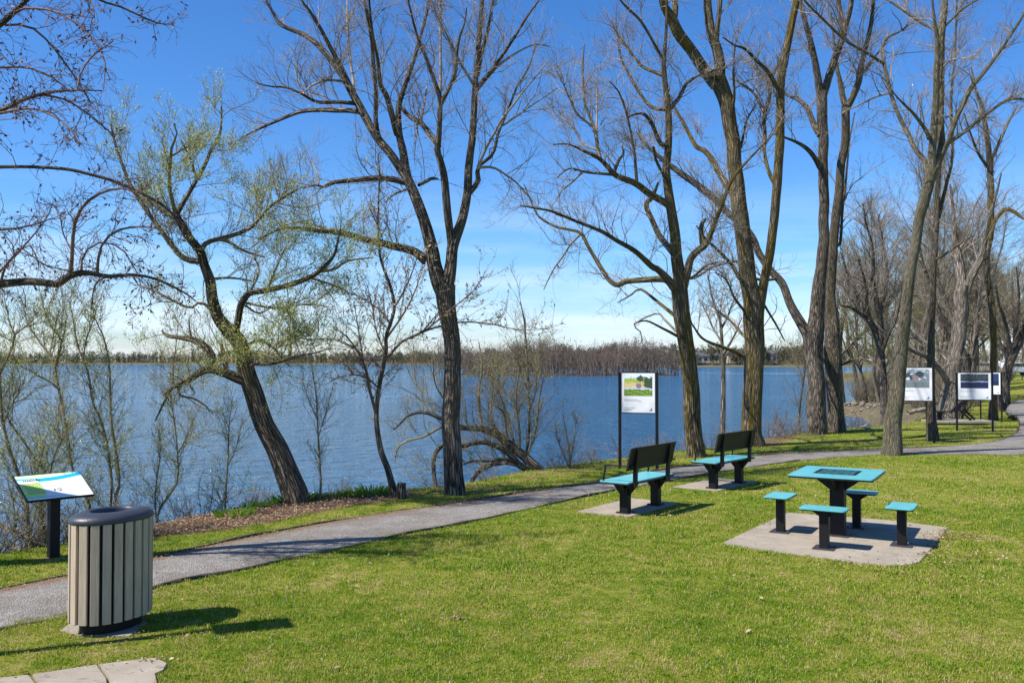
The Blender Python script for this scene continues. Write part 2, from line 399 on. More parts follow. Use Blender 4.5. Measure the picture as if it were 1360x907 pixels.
def resample(Pt, Rd, n):
    """smooth (Catmull-Rom) resample by arc length"""
    Pt = np.asarray(Pt, float); Rd = np.asarray(Rd, float)
    if len(Pt) > 2:
        Q = np.concatenate([[2 * Pt[0] - Pt[1]], Pt, [2 * Pt[-1] - Pt[-2]]]); RR = np.concatenate([[Rd[0]], Rd, [Rd[-1]]])
        t = np.linspace(0, 1, 7)[:-1, None]
        o = []; r = []
        for i in range(1, len(Q) - 2):
            p0, p1, p2, p3 = Q[i - 1], Q[i], Q[i + 1], Q[i + 2]
            o.append(0.5 * ((2 * p1) + (-p0 + p2) * t + (2 * p0 - 5 * p1 + 4 * p2 - p3) * t ** 2 + (-p0 + 3 * p1 - 3 * p2 + p3) * t ** 3))
            r.append((RR[i] * (1 - t) + RR[i + 1] * t)[:, 0])
        Pt = np.concatenate(o + [Q[-2][None]]); Rd = np.concatenate(r + [[RR[-2]]])
    L = np.concatenate([[0], np.cumsum(np.linalg.norm(np.diff(Pt, axis=0), axis=1))])
    s_ = np.linspace(0, L[-1], n)
    return np.stack([np.interp(s_, L, Pt[:, k]) for k in range(3)], -1), np.interp(s_, L, Rd)

def children(PP, RR, cfg):
    """PP (m,n,3) RR (m,n) -> child paths (k,nn,3),(k,nn)"""
    m_, n_ = RR.shape
    L = np.linalg.norm(np.diff(PP, axis=1), axis=-1).sum(1)
    cnt = rng.poisson(L / cfg['sp'])
    cnt = np.maximum(cnt, cfg.get('min', 0))
    idx = np.repeat(np.arange(m_), cnt); k = len(idx)
    if k == 0: return None
    t = rng.uniform(cfg.get('t0', 0.1), 1.0, k)
    x = t * (n_ - 1); i0 = np.minimum(x.astype(int), n_ - 2); fr = (x - i0)[:, None]
    s0 = PP[idx, i0] * (1 - fr) + PP[idx, i0 + 1] * fr
    rp = RR[idx, i0] * (1 - fr[:, 0]) + RR[idx, i0 + 1] * fr[:, 0]
    T = norm(PP[idx, i0 + 1] - PP[idx, i0])
    keep = (rp < cfg.get('rmax', 9)) & (s0[:, 2] > cfg.get('zmin', -9))
    s0, rp, T, t = s0[keep], rp[keep], T[keep], t[keep]; k = len(rp)
    if k == 0: return None
    ang = R(1) * rng.uniform(*cfg.get('ang', (30, 65)), k)[:, None]
    pr = norm(np.cross(T, rng.normal(size=(k, 3))))
    D = norm(T * np.cos(ang) + pr * np.sin(ang) + np.array([0, 0, 1.0]) * cfg.get('up', 0.25) + np.array(cfg.get('bias', (0, 0, 0))))
    ln = cfg['len'] * rng.uniform(0.45, 1.25, k) * (1 - cfg.get('tl', 0.5) * t)
    nn = cfg.get('n', 5)
    out = np.zeros((k, nn, 3)); out[:, 0] = s0
    cur = D; trop = cfg.get('trop', 0.12); wig = cfg.get('wig', 0.18)
    drift = rng.normal(size=(k, 3)) * cfg.get('drift', 0.12)
    for j in range(1, nn):
        cur = norm(cur + rng.normal(size=(k, 3)) * wig + drift + np.array([0, 0, trop]))
        out[:, j] = out[:, j - 1] + cur * (ln / (nn - 1))[:, None]
    r0 = np.minimum(rp * cfg.get('rk', 0.6), cfg['r'] * rng.uniform(0.7, 1.2, k))
    rad = r0[:, None] * np.linspace(1, cfg.get('tip', 0.35), nn)[None] 
    rad = np.maximum(rad, cfg.get('rmin', 0.0016))
    return out, rad

def leaves_on(PP, RR, dens, size, asp, hang=0.0, clump=0.0, t0=0.2, spread=0.02, quad=True):
    m_, n_ = RR.shape
    L = np.linalg.norm(np.diff(PP, axis=1), axis=-1).sum(1)
    w = np.ones(m_)
    if clump > 0:
        c0 = PP[:, n_ // 2]
        f = np.sin(c0[:, 0] * 2.1 + 1.3 * np.sin(c0[:, 2] * 1.7)) * np.sin(c0[:, 2] * 2.3 + 1.1 * np.sin(c0[:, 1] * 1.9 + c0[:, 0])) 
        w = np.clip(0.5 + clump * f, 0.03, 2)
    cnt = rng.poisson(L * dens * w)
    idx = np.repeat(np.arange(m_), cnt); k = len(idx)
    if k == 0: return None
    t = rng.uniform(t0, 1.0, k); x = t * (n_ - 1); i0 = np.minimum(x.astype(int), n_ - 2); fr = (x - i0)[:, None]
    c = PP[idx, i0] * (1 - fr) + PP[idx, i0 + 1] * fr
    T = norm(PP[idx, i0 + 1] - PP[idx, i0])
    d = norm(T * 0.5 + rng.normal(size=(k, 3)) * 0.7 + np.array([0, 0, -hang]))
    w_ = norm(np.cross(d, rng.normal(size=(k, 3))))
    l = (size * rng.uniform(0.6, 1.35, k))[:, None]; c = c + rng.normal(size=(k, 3)) * spread
    a = c; b_ = c + d * l * 0.45 + w_ * l * asp * 0.5; e = c + d * l; g = c + d * l * 0.45 - w_ * l * asp * 0.5
    V = np.stack([a, b_, e, g], 1).reshape(-1, 3)
    rn = np.repeat(rng.uniform(0, 1, k), 4)
    return V, rn
def leaf_obj(name, parts, m, parent):
    parts = [p for p in parts if p is not None]
    if not parts: return None
    V = np.concatenate([p[0] for p in parts]); r = np.concatenate([p[1] for p in parts])
    Q = np.arange(len(V)).reshape(-1, 4)
    o = npmesh(name, V, Q, m, parent, {'rnd': r}); o['kind'] = 'stuff'
    return o

def build_tree(name, label, cat, base, L0, cfgs, bark, twig, leaf=None, group=None, thick=0.05, sides=18, lump=0.05, crown_name='crown'):
    """L0: list of (Pt,Rd) real-space limbs. Everything is stored relative to base."""
    base = np.array(base, float)
    t = thing(name, label, cat, tuple(base), 0, group)
    trunk = Tubes(); crown = Tubes()
    N0 = 14; A = []; B = []
    for pt, rd in L0:
        pt = np.asarray(pt) - base; rd = np.asarray(rd)
        L = np.linalg.norm(np.diff(pt, axis=0), axis=1).sum()
        big = rd.max() > thick
        n = int(max(10, min(90, L / (0.07 if big else 0.12))))
        q, r = resample(pt, rd, n)
        s1 = np.linspace(0, L, n); ph = rng.uniform(0, 6, (3, 3)); fr = rng.uniform(3, 8, (3, 3))
        jit = sum(np.stack([np.sin(s1 * fr[a_, k_] + ph[a_, k_]) for k_ in range(3)], 1) for a_ in range(3)) * (np.minimum(r, .2) * 0.05)[:, None]
        q = q + jit * np.linspace(0, 1, n)[:, None] ** .5
        sd = sides if big else (8 if rd.max() > 0.02 else 5)
        (trunk if rd.max() > thick * 0.6 else crown).add(q[None], r[None], sd, lump if big else 0.0)
        q2, r2 = resample(pt, rd, N0); A.append(q2); B.append(r2)
    PP, RR = np.array(A), np.array(B)
    lv = []
    cur = (PP, RR)
    pool = [cur]
    for i, cf in enumerate(cfgs):
        ch = [children(p[0], p[1], cf) for p in pool[-1:]]
        ch = [c for c in ch if c is not None]
        if not ch: break
        cp = np.concatenate([c[0] for c in ch]); cr = np.concatenate([c[1] for c in ch])
        lv.append((cp, cr)); crown.add(cp, cr, cf.get('sides', 3)); pool.append((cp, cr))
    # extra twigs straight off level 0 with the finest settings
    if len(cfgs) > 1:
        cf = dict(cfgs[-1]); cf['sp'] = cfgs[0]['sp'] * 0.6; cf['rmax'] = 0.03
        c = children(PP, RR, cf)
        if c is not None: crown.add(c[0], c[1], 3); lv.append(c)
    trunk.build('trunk', bark, t); crown.build(crown_name, twig, t)
    if leaf:
        parts = []
        for l in lv[leaf.get('from', 1):]:
            parts.append(leaves_on(l[0], l[1], leaf['dens'], leaf['size'], leaf.get('asp', 0.3), leaf.get('hang', 0.2), leaf.get('clump', 0), leaf.get('t0', 0.15), leaf.get('spread', 0.02)))
        leaf_obj(leaf.get('name', 'leaves'), parts, leaf['mat'], t)
    return t

def traced(D, limbs, depth_k=0.35, seed=1, base_drop=0.5, sc=1.0):
    """limbs: list of (dd or None, [(u,v,r)...]); the first is the trunk. px -> metres at depth.
    Each later limb starts at the depth of the nearest point of the limbs before it."""
    rr = np.random.default_rng(seed)
    out = []; pts2 = []; 
    for i, (dd, pl) in enumerate(limbs):
        pl = [(p[0], p[1], p[2] if len(p) > 2 else None) for p in pl]
        # fill in missing radii
        rs = [p[2] for p in pl]; k = [j for j, r in enumerate(rs) if r is not None]
        if rs[-1] is None: rs[-1] = max(0.6, rs[k[-1]] * 0.45); k.append(len(rs) - 1)
        rs = np.interp(range(len(rs)), k, [rs[j] for j in k])
        uv = np.array([(p[0], p[1]) for p in pl], float)
        L = np.concatenate([[0], np.cumsum(np.linalg.norm(np.diff(uv, axis=0), axis=1))])
        if i == 0: d0 = D
        else:
            A = np.concatenate(pts2); q = np.linalg.norm(A[:, :2] - uv[0], axis=1); j = q.argmin(); d0 = A[j, 2]
        Lm = L[-1] * D / F
        if dd is None: dd = rr.choice([-1, 1]) * rr.uniform(0.4, 1.0) * depth_k * Lm
        t = L / max(L[-1], 1e-6)
        if i == 0: t = t * np.clip((t - 0.3) / 0.7, 0, 1)
        dep = d0 + dd * t
        w = np.array([P(u, v, d) for (u, v), d in zip(uv, dep)])
        rs = np.where(rs < 9, rs * 0.86, rs * .95); rad = rs * sc * dep / F
        if i == 0:
            w = np.concatenate([[w[0] + np.array([0, 0, -base_drop]) + (w[0] - w[1]) * np.array([.3, 0, 0])], w]); rad = np.concatenate([[rad[0] * 1.08], rad])
        out.append((w, rad))
        n = 12
        s_ = np.linspace(0, L[-1], n * len(uv))
        pts2.append(np.stack([np.interp(s_, L, uv[:, 0]), np.interp(s_, L, uv[:, 1]), np.interp(s_, L, dep)], 1))
    return out
# ------------------------------------------------------------------ site plan (metres)
PATH_FAR_PX = [(-420, 862), (-150, 812), (0, 783), (100, 763), (208, 740), (320, 716), (430, 695), (520, 680), (600, 669), (700, 654), (800, 639), (880, 624), (1000, 606), (1100, 599.5), (1180, 596.5), (1250, 593.5), (1300, 590), (1330, 585), (1347, 577), (1354, 568), (1354, 559), (1350, 553), (1337, 548.5), (1339, 540), (1347, 534), (1362, 530.5), (1420, 525)]
PATH_NEAR_PX = [(-420, 990), (-150, 882), (0, 836), (95, 817), (150, 803), (208, 779), (320, 757), (400, 739), (461, 726.5), (535, 709.6), (616, 695), (687, 679), (755, 664), (813, 652), (879, 640), (950, 628), (1020, 617), (1090, 609.5), (1170, 604.5), (1280, 603.5), (1360, 604.5), (1430, 602), (1520, 588), (1560, 562), (1540, 540)]
def smooth_line(pts, n):
    q, _ = resample(np.array([(x, y, 0) for x, y in pts]), np.ones(len(pts)), n); return q[:, :2]
PF = smooth_line(GP(PATH_FAR_PX), 260); PN = smooth_line(GP(PATH_NEAR_PX), 260)
PATH_POLY = np.concatenate([PF, PN[::-1]])
BANK_PX = [(-500, 812), (-200, 768), (0, 738), (100, 722), (205, 700), (250, 690), (300, 681), (400, 661), (470, 655), (540, 650), (600, 646), (700, 626), (800, 613), (880, 603), (950, 594), (1000, 586), (1060, 576), (1100, 571), (1150, 566), (1190, 560), (1222, 554)]
SHORE = GP(BANK_PX) + [(17.5, 38), (20.0, 45), (22.3, 52), (23.6, 57), (23.0, 61.5), (25.0, 67), (30, 78), (39, 98), (51, 128), (59, 148), (59, 158), (53, 165), (54, 172), (64, 183), (92, 222), (150, 330), (240, 480), (330, 545)]
FAR = [(330, 545), (200, 548), (120, 540), (60, 545), (20, 560), (-20, 700), (-120, 850), (-300, 880), (-700, 900), (-1500, 900), (-2500, 950)]
WATER_POLY = np.array(SHORE + FAR[1:] + [(-2500, -60), (-60, -60), (-20, 2.0)])
ISLET = (12.0, 222.0, 31.0, 12.0)     # cx, cy, rx, ry
WZ = -1.5
def inpoly(x, y, poly):
    c = np.zeros(x.shape, bool); n = len(poly)
    for i in range(n):
        x1, y1 = poly[i]; x2, y2 = poly[(i + 1) % n]
        if y1 == y2: continue
        k = ((y1 > y) != (y2 > y)) & (x < (x2 - x1) * (y - y1) / (y2 - y1) + x1)
        c ^= k
    return c
def distpoly(x, y, poly, closed=True):
    d = np.full(x.shape, 1e9); n = len(poly)
    for i in range(n if closed else n - 1):
        a = np.array(poly[i]); b = np.array(poly[(i + 1) % n]); ab = b - a
        t = np.clip(((x - a[0]) * ab[0] + (y - a[1]) * ab[1]) / (ab @ ab + 1e-12), 0, 1)
        d = np.minimum(d, np.hypot(x - a[0] - t * ab[0], y - a[1] - t * ab[1]))
    return d
def vnoise(x, y, f, seed=0):
    """cheap smooth noise -1..1"""
    r = np.random.default_rng(seed); s = 0; a = 1; tot = 0
    for o in range(4):
        for k in range(3):
            th = r.uniform(0, 2 * PI); ph = r.uniform(0, 2 * PI); ff = f * 2 ** o * r.uniform(.8, 1.25)
            s = s + a * np.sin((x * math.cos(th) + y * math.sin(th)) * ff + ph + 1.3 * np.sin((x * math.sin(th) - y * math.cos(th)) * ff * 0.7 + ph * 2)) / 3
        tot += a; a *= 0.55
    return s / tot * 1.8
def ground_z(x, y):
    x = np.asarray(x, float); y = np.asarray(y, float)
    ins = inpoly(x, y, WATER_POLY); d = distpoly(x, y, WATER_POLY)
    far = np.clip((np.hypot(x, y) - 30) / 60, 0, 1)
    w = 2.6 + 3 * far
    t = np.clip(d / w, 0, 1)
    z = np.where(ins, -(t * t * (3 - 2 * t)) * 2.3, 0.0)
    z = np.maximum(z - far * np.where(ins, 1, np.clip(1 - d / 14, 0, 1)) * 1.45, -3.0)
    ex, ey, rx, ry = ISLET
    e = 1 - np.hypot((x - ex) / rx, (y - ey) / ry)
    z = np.where(ins, np.maximum(z, -2.3 + np.clip(e * 6, 0, 1) * 1.25), z)
    ds = distpoly(x, y, PATH_POLY); inp = inpoly(x, y, PATH_POLY)
    soft = np.where(inp, 0, np.clip((ds - 0.1) / 1.0, 0, 1)) * np.clip((np.hypot(x - 3.9, y - 10.8) - 2.0), 0, 1) * np.clip((np.hypot(x - 3.1, y - 7.1) - .8), 0, 1)
    z = z + vnoise(x, y, 1.1, 3) * 0.012 * soft
    rise = np.clip((y - 52) / 70, 0, 1) * np.clip((x - 22) / 30, 0, 1)
    z = z + rise * 0.6 * (~ins)
    return z
def gz(x, y): return float(ground_z(np.array([x]), np.array([y]))[0])

def axis_vals(lo, hi, fine_lo, fine_hi, step, grow=1.13):
    v = list(np.arange(fine_lo, fine_hi + 1e-6, step))
    s = step
    while v[-1] < hi: s *= grow; v.append(v[-1] + s)
    s = step; w = [fine_lo]
    while w[-1] > lo: s *= grow; w.append(w[-1] - s)
    return np.array(sorted(w[1:]) + v)
gx = axis_vals(-4000, 4000, -9, 24, 0.16, 1.12)
gy = axis_vals(-300, 5000, 3.5, 36, 0.16, 1.10)
X, Y = np.meshgrid(gx, gy)
Z = ground_z(X.ravel(), Y.ravel()).reshape(X.shape)
MULCH_POLY = np.array(GP([(200, 722), (208, 712), (300, 704), (360, 694), (430, 679), (500, 667), (545, 659), (548, 652), (470, 652), (400, 658), (300, 676), (200, 694), (130, 706), (120, 716)]))
MULCH2 = np.array(GP([(930, 590), (1000, 580), (1045, 577), (1060, 582), (1020, 592), (960, 598)]))
xr, yr = X.ravel(), Y.ravel()
def mask(poly, w):
    i = inpoly(xr, yr, poly); d = distpoly(xr, yr, poly); return np.clip(0.5 + np.where(i, d, -d) / w, 0, 1)
mu = np.maximum(mask(MULCH_POLY, 0.5), mask(MULCH2, 0.8))
ins = inpoly(xr, yr, WATER_POLY); dw = distpoly(xr, yr, WATER_POLY)
bank = np.clip(np.where(ins, dw, -dw) / 0.5 + 0.3 + 0.5 * vnoise(xr, yr, 3, 9), 0, 1)
far_in = np.hypot(xr, yr) > 45
bank = np.where(far_in, np.clip(bank + np.clip(2 - dw / 22, 0, 1) * np.clip((.50 - xr / np.maximum(yr, 1)) / .03, 0, 1), 0, 1), bank)
bank = np.where((np.hypot(xr, yr) > 130) & (xr < .5 * yr), 0.8, bank)
wood_edge = np.clip((yr - 0.55 * xr - 24) / 5, 0, 1) * (yr > 30) * (xr < 40)
rim = np.clip(1 - np.abs(dw - .5) / 1.1, 0, 1) * (xr > -1.5) * (yr < 32); mu = np.maximum(mu, rim * .52)
mu = np.maximum(mu, np.clip(wood_edge * .62 * (xr > 13) * np.clip((.505 - xr / np.maximum(yr, 1)) / .03, 0, 1), 0, 1))
ny, nx = X.shape
I = np.arange(nx * ny).reshape(ny, nx)
Q = np.stack([I[:-1, :-1], I[:-1, 1:], I[1:, 1:], I[1:, :-1]], -1).reshape(-1, 4)
g = npmesh('ground', np.stack([xr, yr, Z.ravel()], 1), Q, M['ground_soil'], None, {'mulch': mu, 'bank': bank}, True)
struct(g)

# water: one sheet, finely waved near the camera
wx = axis_vals(-4500, 4500, -16, 30, 1.0, 1.15); wy = axis_vals(-60, 5200, 4, 50, 1.0, 1.12)
XW, YW = np.meshgrid(wx, wy); I = np.arange(XW.size).reshape(XW.shape)
Q = np.stack([I[:-1, :-1], I[:-1, 1:], I[1:, 1:], I[1:, :-1]], -1).reshape(-1, 4)
# keep only cells in or near the lake
cx = (XW[:-1, :-1] + XW[1:, 1:]).ravel() / 2; cy = (YW[:-1, :-1] + YW[1:, 1:]).ravel() / 2
w_ = npmesh('water', np.stack([XW.ravel(), YW.ravel(), np.full(XW.size, WZ)], 1), Q, M['water_surface'], None, None, True)
struct(w_)

# gravel path strip, cross-sectioned so that litter can gather along its far edge
NC = 9
tt = np.linspace(0, 1, NC)[None, :, None]
PV = PF[:, None, :] * (1 - tt) + PN[:, None, :] * tt
wdt = np.linalg.norm(PF - PN, axis=1)[:, None]
cam_h = 0.004 + 0.02 * np.sin(tt[..., 0] * PI) * np.ones((len(PF), 1))
V = np.concatenate([PV, cam_h[..., None] + 0.004], -1).reshape(-1, 3)
I = np.arange(len(PF) * NC).reshape(len(PF), NC)
Q = np.stack([I[:-1, :-1], I[:-1, 1:], I[1:, 1:], I[1:, :-1]], -1).reshape(-1, 4)
edge = np.maximum(np.clip(1 - tt[..., 0] * 2.4, 0, 1) * 0.95, np.clip(1 - (1 - tt[..., 0]) * 8, 0, 1) * 0.55) * np.ones((len(PF), 1))
edge = edge * np.clip(1.2 - PF[:, 1:2] / 40, 0, 1)
struct(npmesh('path', V, Q, M['gravel'], None, {'edge': edge.ravel()}, True))
def edging(name, line, side):
    n = len(line); T = norm(np.gradient(line, axis=0)); N = np.stack([-T[:, 1], T[:, 0]], 1) * side
    h = 0.022 + 0.010 * np.sin(np.arange(n) * 0.37) + 0.006 * np.sin(np.arange(n) * 1.3)
    a = line; b_ = line + N * 0.028
    V = np.concatenate([np.c_[a, np.full(n, -0.05)], np.c_[a, h], np.c_[b_, h], np.c_[b_, np.full(n, -0.05)]])
    i = np.arange(n - 1); Q = np.concatenate([np.stack([i + k * n, i + 1 + k * n, i + 1 + (k + 1) * n, i + (k + 1) * n], 1) for k in range(3)])
    return struct(npmesh(name, V, Q, M['edging'], None, None, False))
edging('path_edging', PF[:235], 1); edging('path_edging', PN[:90], -1)

# pavement slabs in the lower left corner
bm = bmesh.new()
for pl in ([(-130, 938), (-110, 915), (2, 903.5), (38, 899.5), (52, 918), (60, 960), (-130, 985)],
           [(43, 899), (128, 886), (141, 904), (152, 960), (64, 962), (56, 918)],
           [(131.5, 885.5), (180, 879.5), (206, 877), (222, 884), (217, 893), (206, 898), (209, 912), (196, 960), (156, 960), (145, 904)]):
    prism(bm, GP(pl), -0.06, 0.022, 0.004)
struct(bmobj('pavement', bm, M['concrete']))
TABLE_SLAB = GP([(960, 722), (1002, 702), (1046, 682), (1100, 686), (1180, 692), (1259, 702), (1240, 727), (1221, 748), (1205, 752.5), (1175, 752), (1120, 746), (1060, 737), (1000, 729)])
bm = bmesh.new(); prism(bm, TABLE_SLAB, -0.08, 0.018, 0.006)
struct(bmobj('table_slab', bm, M['concrete']))

NOGRASS = [PATH_POLY, np.array(TABLE_SLAB), np.array(GP([(-130, 985), (-110, 915), (2, 903.5), (128, 886), (206, 877), (222, 884), (217, 893), (206, 898), (209, 912), (196, 960)]))]
# ------------------------------------------------------------------ litter bin
t = thing('litter_bin', 'oval litter bin of tan wooden slats with a dark domed lid beside the gravel path', 'litter bin', (-3.16, 7.17, 0.0), R(60))
BA, BB = 0.322, 0.232
def ell(a, A=BA, B=BB): return A * math.cos(a), B * math.sin(a)
# equal arc spacing
sa = np.linspace(0, 2 * PI, 2001); ex = BA * np.cos(sa); ey = BB * np.sin(sa)
al = np.concatenate([[0], np.cumsum(np.hypot(np.diff(ex), np.diff(ey)))])
NS = 21
bm = bmesh.new()
prism(bm, [ell(a, BA - 0.035, BB - 0.035) for a in np.linspace(0, 2 * PI, 49)[:-1]], 0.09, 0.83)
bmobj('liner', bm, M['rubber'], t)
bm = bmesh.new()
prism(bm, [ell(a, BA - 0.07, BB - 0.06) for a in np.linspace(0, 2 * PI, 49)[:-1]], 0.012, 0.088)
bmobj('base', bm, M['black_metal'], t)
for i in range(NS):
    a = np.interp((i + 0.5) / NS * al[-1], al, sa)
    x, y = ell(a); tx, ty = -BA * math.sin(a), BB * math.cos(a)
    th = math.atan2(ty, tx)
    bm = bmesh.new()
    dz = random.uniform(-0.003, 0.003)
    box(bm, (0, 0, 0), (al[-1] / NS - 0.021, 0.022, 0.755), None, 0.004)
    if i == 0 or i: pass
    bmesh.ops.rotate(bm, cent=(0, 0, 0), matrix=Matrix.Rotation(th + random.uniform(-.01, .01), 3, 'Z'), verts=bm.verts)
    bmesh.ops.translate(bm, vec=(x, y, 0.475 + dz), verts=bm.verts)
    bmobj('slat', bm, M['slat_wood'], t)
# lid: dome rings with an oval opening
bm = bmesh.new(); NL = 64; prof = [(1.02, 0.847), (1.05, 0.855), (1.055, 0.872), (1.03, 0.892), (0.94, 0.910), (0.78, 0.924), (0.62, 0.929), (0.56, 0.925), (0.53, 0.912), (0.52, 0.86)]
rings = []
for k, z in prof:
    ring = []
    for a in np.linspace(0, 2 * PI, NL, endpoint=False):
        kk = k
        x, y = BA * kk * math.cos(a), BB * kk * math.sin(a)
        ring.append(bm.verts.new((x, y, z)))
    rings.append(ring)
for r0, r1 in zip(rings, rings[1:]):
    for j in range(NL): bm.faces.new((r0[j], r0[(j + 1) % NL], r1[(j + 1) % NL], r1[j]))
bmobj('lid', bm, M['lid'], t, True)
for a in (4.3, 4.75):
    bm = bmesh.new(); x, y = ell(a, BA * 0.985, BB * 0.985)
    bmesh.ops.create_uvsphere(bm, u_segments=8, v_segments=6, radius=0.009, matrix=Matrix.Translation((x, y, 0.78)))
    bmobj('bolt', bm, M['plate'], t, True)
pad = GP([(80, 838), (92, 829), (120, 824), (183, 822), (196, 827), (184, 838), (172, 846), (110, 846)])
bm = bmesh.new(); prism(bm, pad, -0.05, 0.012, 0.004); struct(bmobj('bin_pad', bm, M['concrete']))
NOGRASS.append(np.array(pad))

# ------------------------------------------------------------------ printed panels
def print_mesh(name, fn, w, h, nx, ny, parent, z_off=0.0, plane='xz', org=(0, 0, 0)):
    """picture as a grid of coloured cells; fn(u,v)->rgb arrays. each cell has its own four verts"""
    u = (np.arange(nx) + 0.5) / nx; v = (np.arange(ny) + 0.5) / ny
    U_, V_ = np.meshgrid(u, v); C = fn(U_.ravel(), V_.ravel())
    gx_, gy_ = np.meshgrid(np.arange(nx), np.arange(ny)); gx_ = gx_.ravel(); gy_ = gy_.ravel()
    co = []
    for dx, dy in ((0, 0), (1, 0), (1, 1), (0, 1)):
        co.append(np.stack([((gx_ + dx) / nx - 0.5) * w, (gy_ + dy) / ny * h], 1))
    co = np.stack(co, 1).reshape(-1, 2)
    if plane == 'xz': V3 = np.c_[co[:, 0] + org[0], np.full(len(co), org[1]), co[:, 1] + org[2]]
    else: V3 = np.c_[co[:, 0] + org[0], co[:, 1] + org[1], np.full(len(co), org[2])]
    CC = np.repeat(np.c_[C, np.ones(len(C))], 4, 0)
    Q = np.arange(len(V3)).reshape(-1, 4)
    return npmesh(name, V3, Q, M['print'], parent, {'Col': CC})
def fbm(u, v, f, s): return vnoise(u * 6, v * 6, f, s)
def col_mix(c, m, d): return c * (1 - m[:, None]) + np.array(d) * m[:, None]
def pic_garden(u, v):
    n = fbm(u, v, 3, 1); n2 = fbm(u, v, 7, 2)
    c = np.tile(np.array([0.45, 0.62, 0.80]), (len(u), 1)); c = col_mix(c, (v > 0.85) * 1.0, (0.7, .78, .85))
    c = col_mix(c, ((v < 0.80 + 0.10 * n) & (v > 0.55)) * 1.0, (0.35, 0.42, 0.06))
    c = col_mix(c, ((v < 0.62 + 0.06 * n2) & (v > 0.36)) * 1.0, (0.62, 0.50, 0.30))
    c = col_mix(c, ((v < 0.62) & (v > 0.5) & (n2 > 0.1)) * 1.0, (0.55, 0.5, 0.08))
    c = col_mix(c, ((np.hypot((u - .52), (v - .47) * .8) < .10 + .03 * n2)) * .85, (0.22, 0.10, 0.22))
    c = col_mix(c, (v < 0.30 + 0.05 * n) * 1.0, (0.10, 0.20, 0.02)); c = col_mix(c, ((v < 0.26) & (n2 > 0.2)) * 1.0, (0.28, 0.38, 0.05))
    c = col_mix(c, (np.hypot((u - .55) * 1.1, v - .82) < .13 + .04 * n) * 1.0, (0.05, 0.08, 0.05))
    c = col_mix(c, ((u > .70 + .05 * n2) & (v > .42 - .3 * (u - .7)) & (v < .88 + .08 * n)) * .95, (0.03, 0.06, 0.03))
    return np.clip(c * (1 + 0.25 * n2[:, None]), 0, 1)
def pic_people(u, v):
    n = fbm(u, v, 4, 5); n2 = fbm(u, v, 9, 6)
    c = np.tile(np.array([0.22, 0.26, 0.30]), (len(u), 1)) * (1 + 0.5 * n2[:, None])
    c = col_mix(c, ((v > .8) & (n > 0)) * .8, (.55, .6, .68)); c = col_mix(c, (v < .28) * .7, (.17, .21, .2))
    for cx, cy, r in ((.34, .70, .10), (.22, .62, .06), (.68, .72, .14), (.40, .5, .06)): c = col_mix(c, (np.hypot(u - cx, (v - cy) * .8) < r + .03 * n2) * .9, (.03, .035, .05))
    for cx, cy, r in ((.40, .73, .05), (.28, .48, .07), (.66, .46, .06), (.86, .55, .05)): c = col_mix(c, (np.hypot(u - cx, (v - cy)) < r + .02 * n2) * .9, (.72, .74, .78))
    c = col_mix(c, (np.hypot(u - .55, (v - .48) * .6) < .11) * .8, (.36, .25, .22))
    return np.clip(c, 0, 1)
def pic_lake(u, v):
    n = fbm(u, v, 3, 8); n2 = fbm(u, v, 8, 9)
    c = np.tile(np.array([0.012, 0.02, 0.05]), (len(u), 1))
    c = col_mix(c, (v > .5) * .9, (.03, .04, .055)); c = col_mix(c, ((v > .62) & (n2 > .35)) * .8, (.20, .22, .22))
    c = col_mix(c, (np.abs(v - .46 - .02 * n) < .045) * .95, (.30, .36, .50)); c = col_mix(c, (v < .4) * .8, (.015, .022, .085))
    return np.clip(c, 0, 1)
def pic_night(u, v):
    n2 = fbm(u, v, 6, 12); c = np.tile(np.array([0.02, 0.04, 0.13]), (len(u), 1)); c = col_mix(c, (v < .35) * .8, (.012, .02, .05))
    return np.clip(c * (1 + .6 * n2[:, None]), 0, 1)

def photo_sign(label, loc, rot, w, z0, z1, pic, imh, overhang=0.0, rstate=None):
    t = thing('display_sign', label, 'sign', loc, rot, 'photo display signs on two black posts')
    # local: x across, -y towards the viewer side (front)
    for s in (-1, 1):
        bm = bmesh.new(); box(bm, (s * (w / 2 + 0.035), 0, (z1 + 0.0) / 2 - 0.1), (0.055, 0.055, z1 + 0.22), None, 0.006); bmobj('post', bm, M['black_metal'], t)
    bm = bmesh.new(); box(bm, (0, 0, (z0 + z1) / 2), (w, 0.025, z1 - z0), None, 0.004); bmobj('panel', bm, M['white'], t)
    H = z1 - z0
    for zz in (z0 - 0.008, z1 + 0.008): bm = bmesh.new(); box(bm, (0, 0, zz), (w, 0.035, 0.014)); bmobj('rail', bm, M['black_metal'], t)
    ib = z1 - 0.045 * H - imh * H
    print_mesh('picture', pic, w * 0.84, imh * H, 96, 72, t, org=(0, -0.0155, ib))
    bm = bmesh.new()
    for k, (x0, x1, zz) in enumerate(((-.42, .0, .30), (-.42, .05, .27), (-.42, -.08, .12), (-.42, -.12, .09), (-.42, -.2, .06))):
        zc = z0 + H * zz * (1 - imh) / 0.42
        x = x0
        while x < x1 - 0.02:
            l = random.uniform(.02, .06)
            box(bm, (w * (x + l / 2), -0.0148, zc), (w * l, 0.003, 0.008)); x += l + .012
    bmobj('caption', bm, M['ink_grey'], t)
    bm = bmesh.new()
    a = [(w * .36, z0 + .05 * H), (w * .41, z0 + .05 * H), (w * .41, z0 + .125 * H), (w * .385, z0 + .115 * H), (w * .355, z0 + .075 * H)]
    plate_xz(bm, a, -0.0165, -0.013)
    a = [(w * .325, z0 + .05 * H), (w * .352, z0 + .05 * H), (w * .347, z0 + .07 * H), (w * .335, z0 + .065 * H)]
    plate_xz(bm, a, -0.0165, -0.013)
    bmobj('emblem', bm, M['logo'], t)
    return t
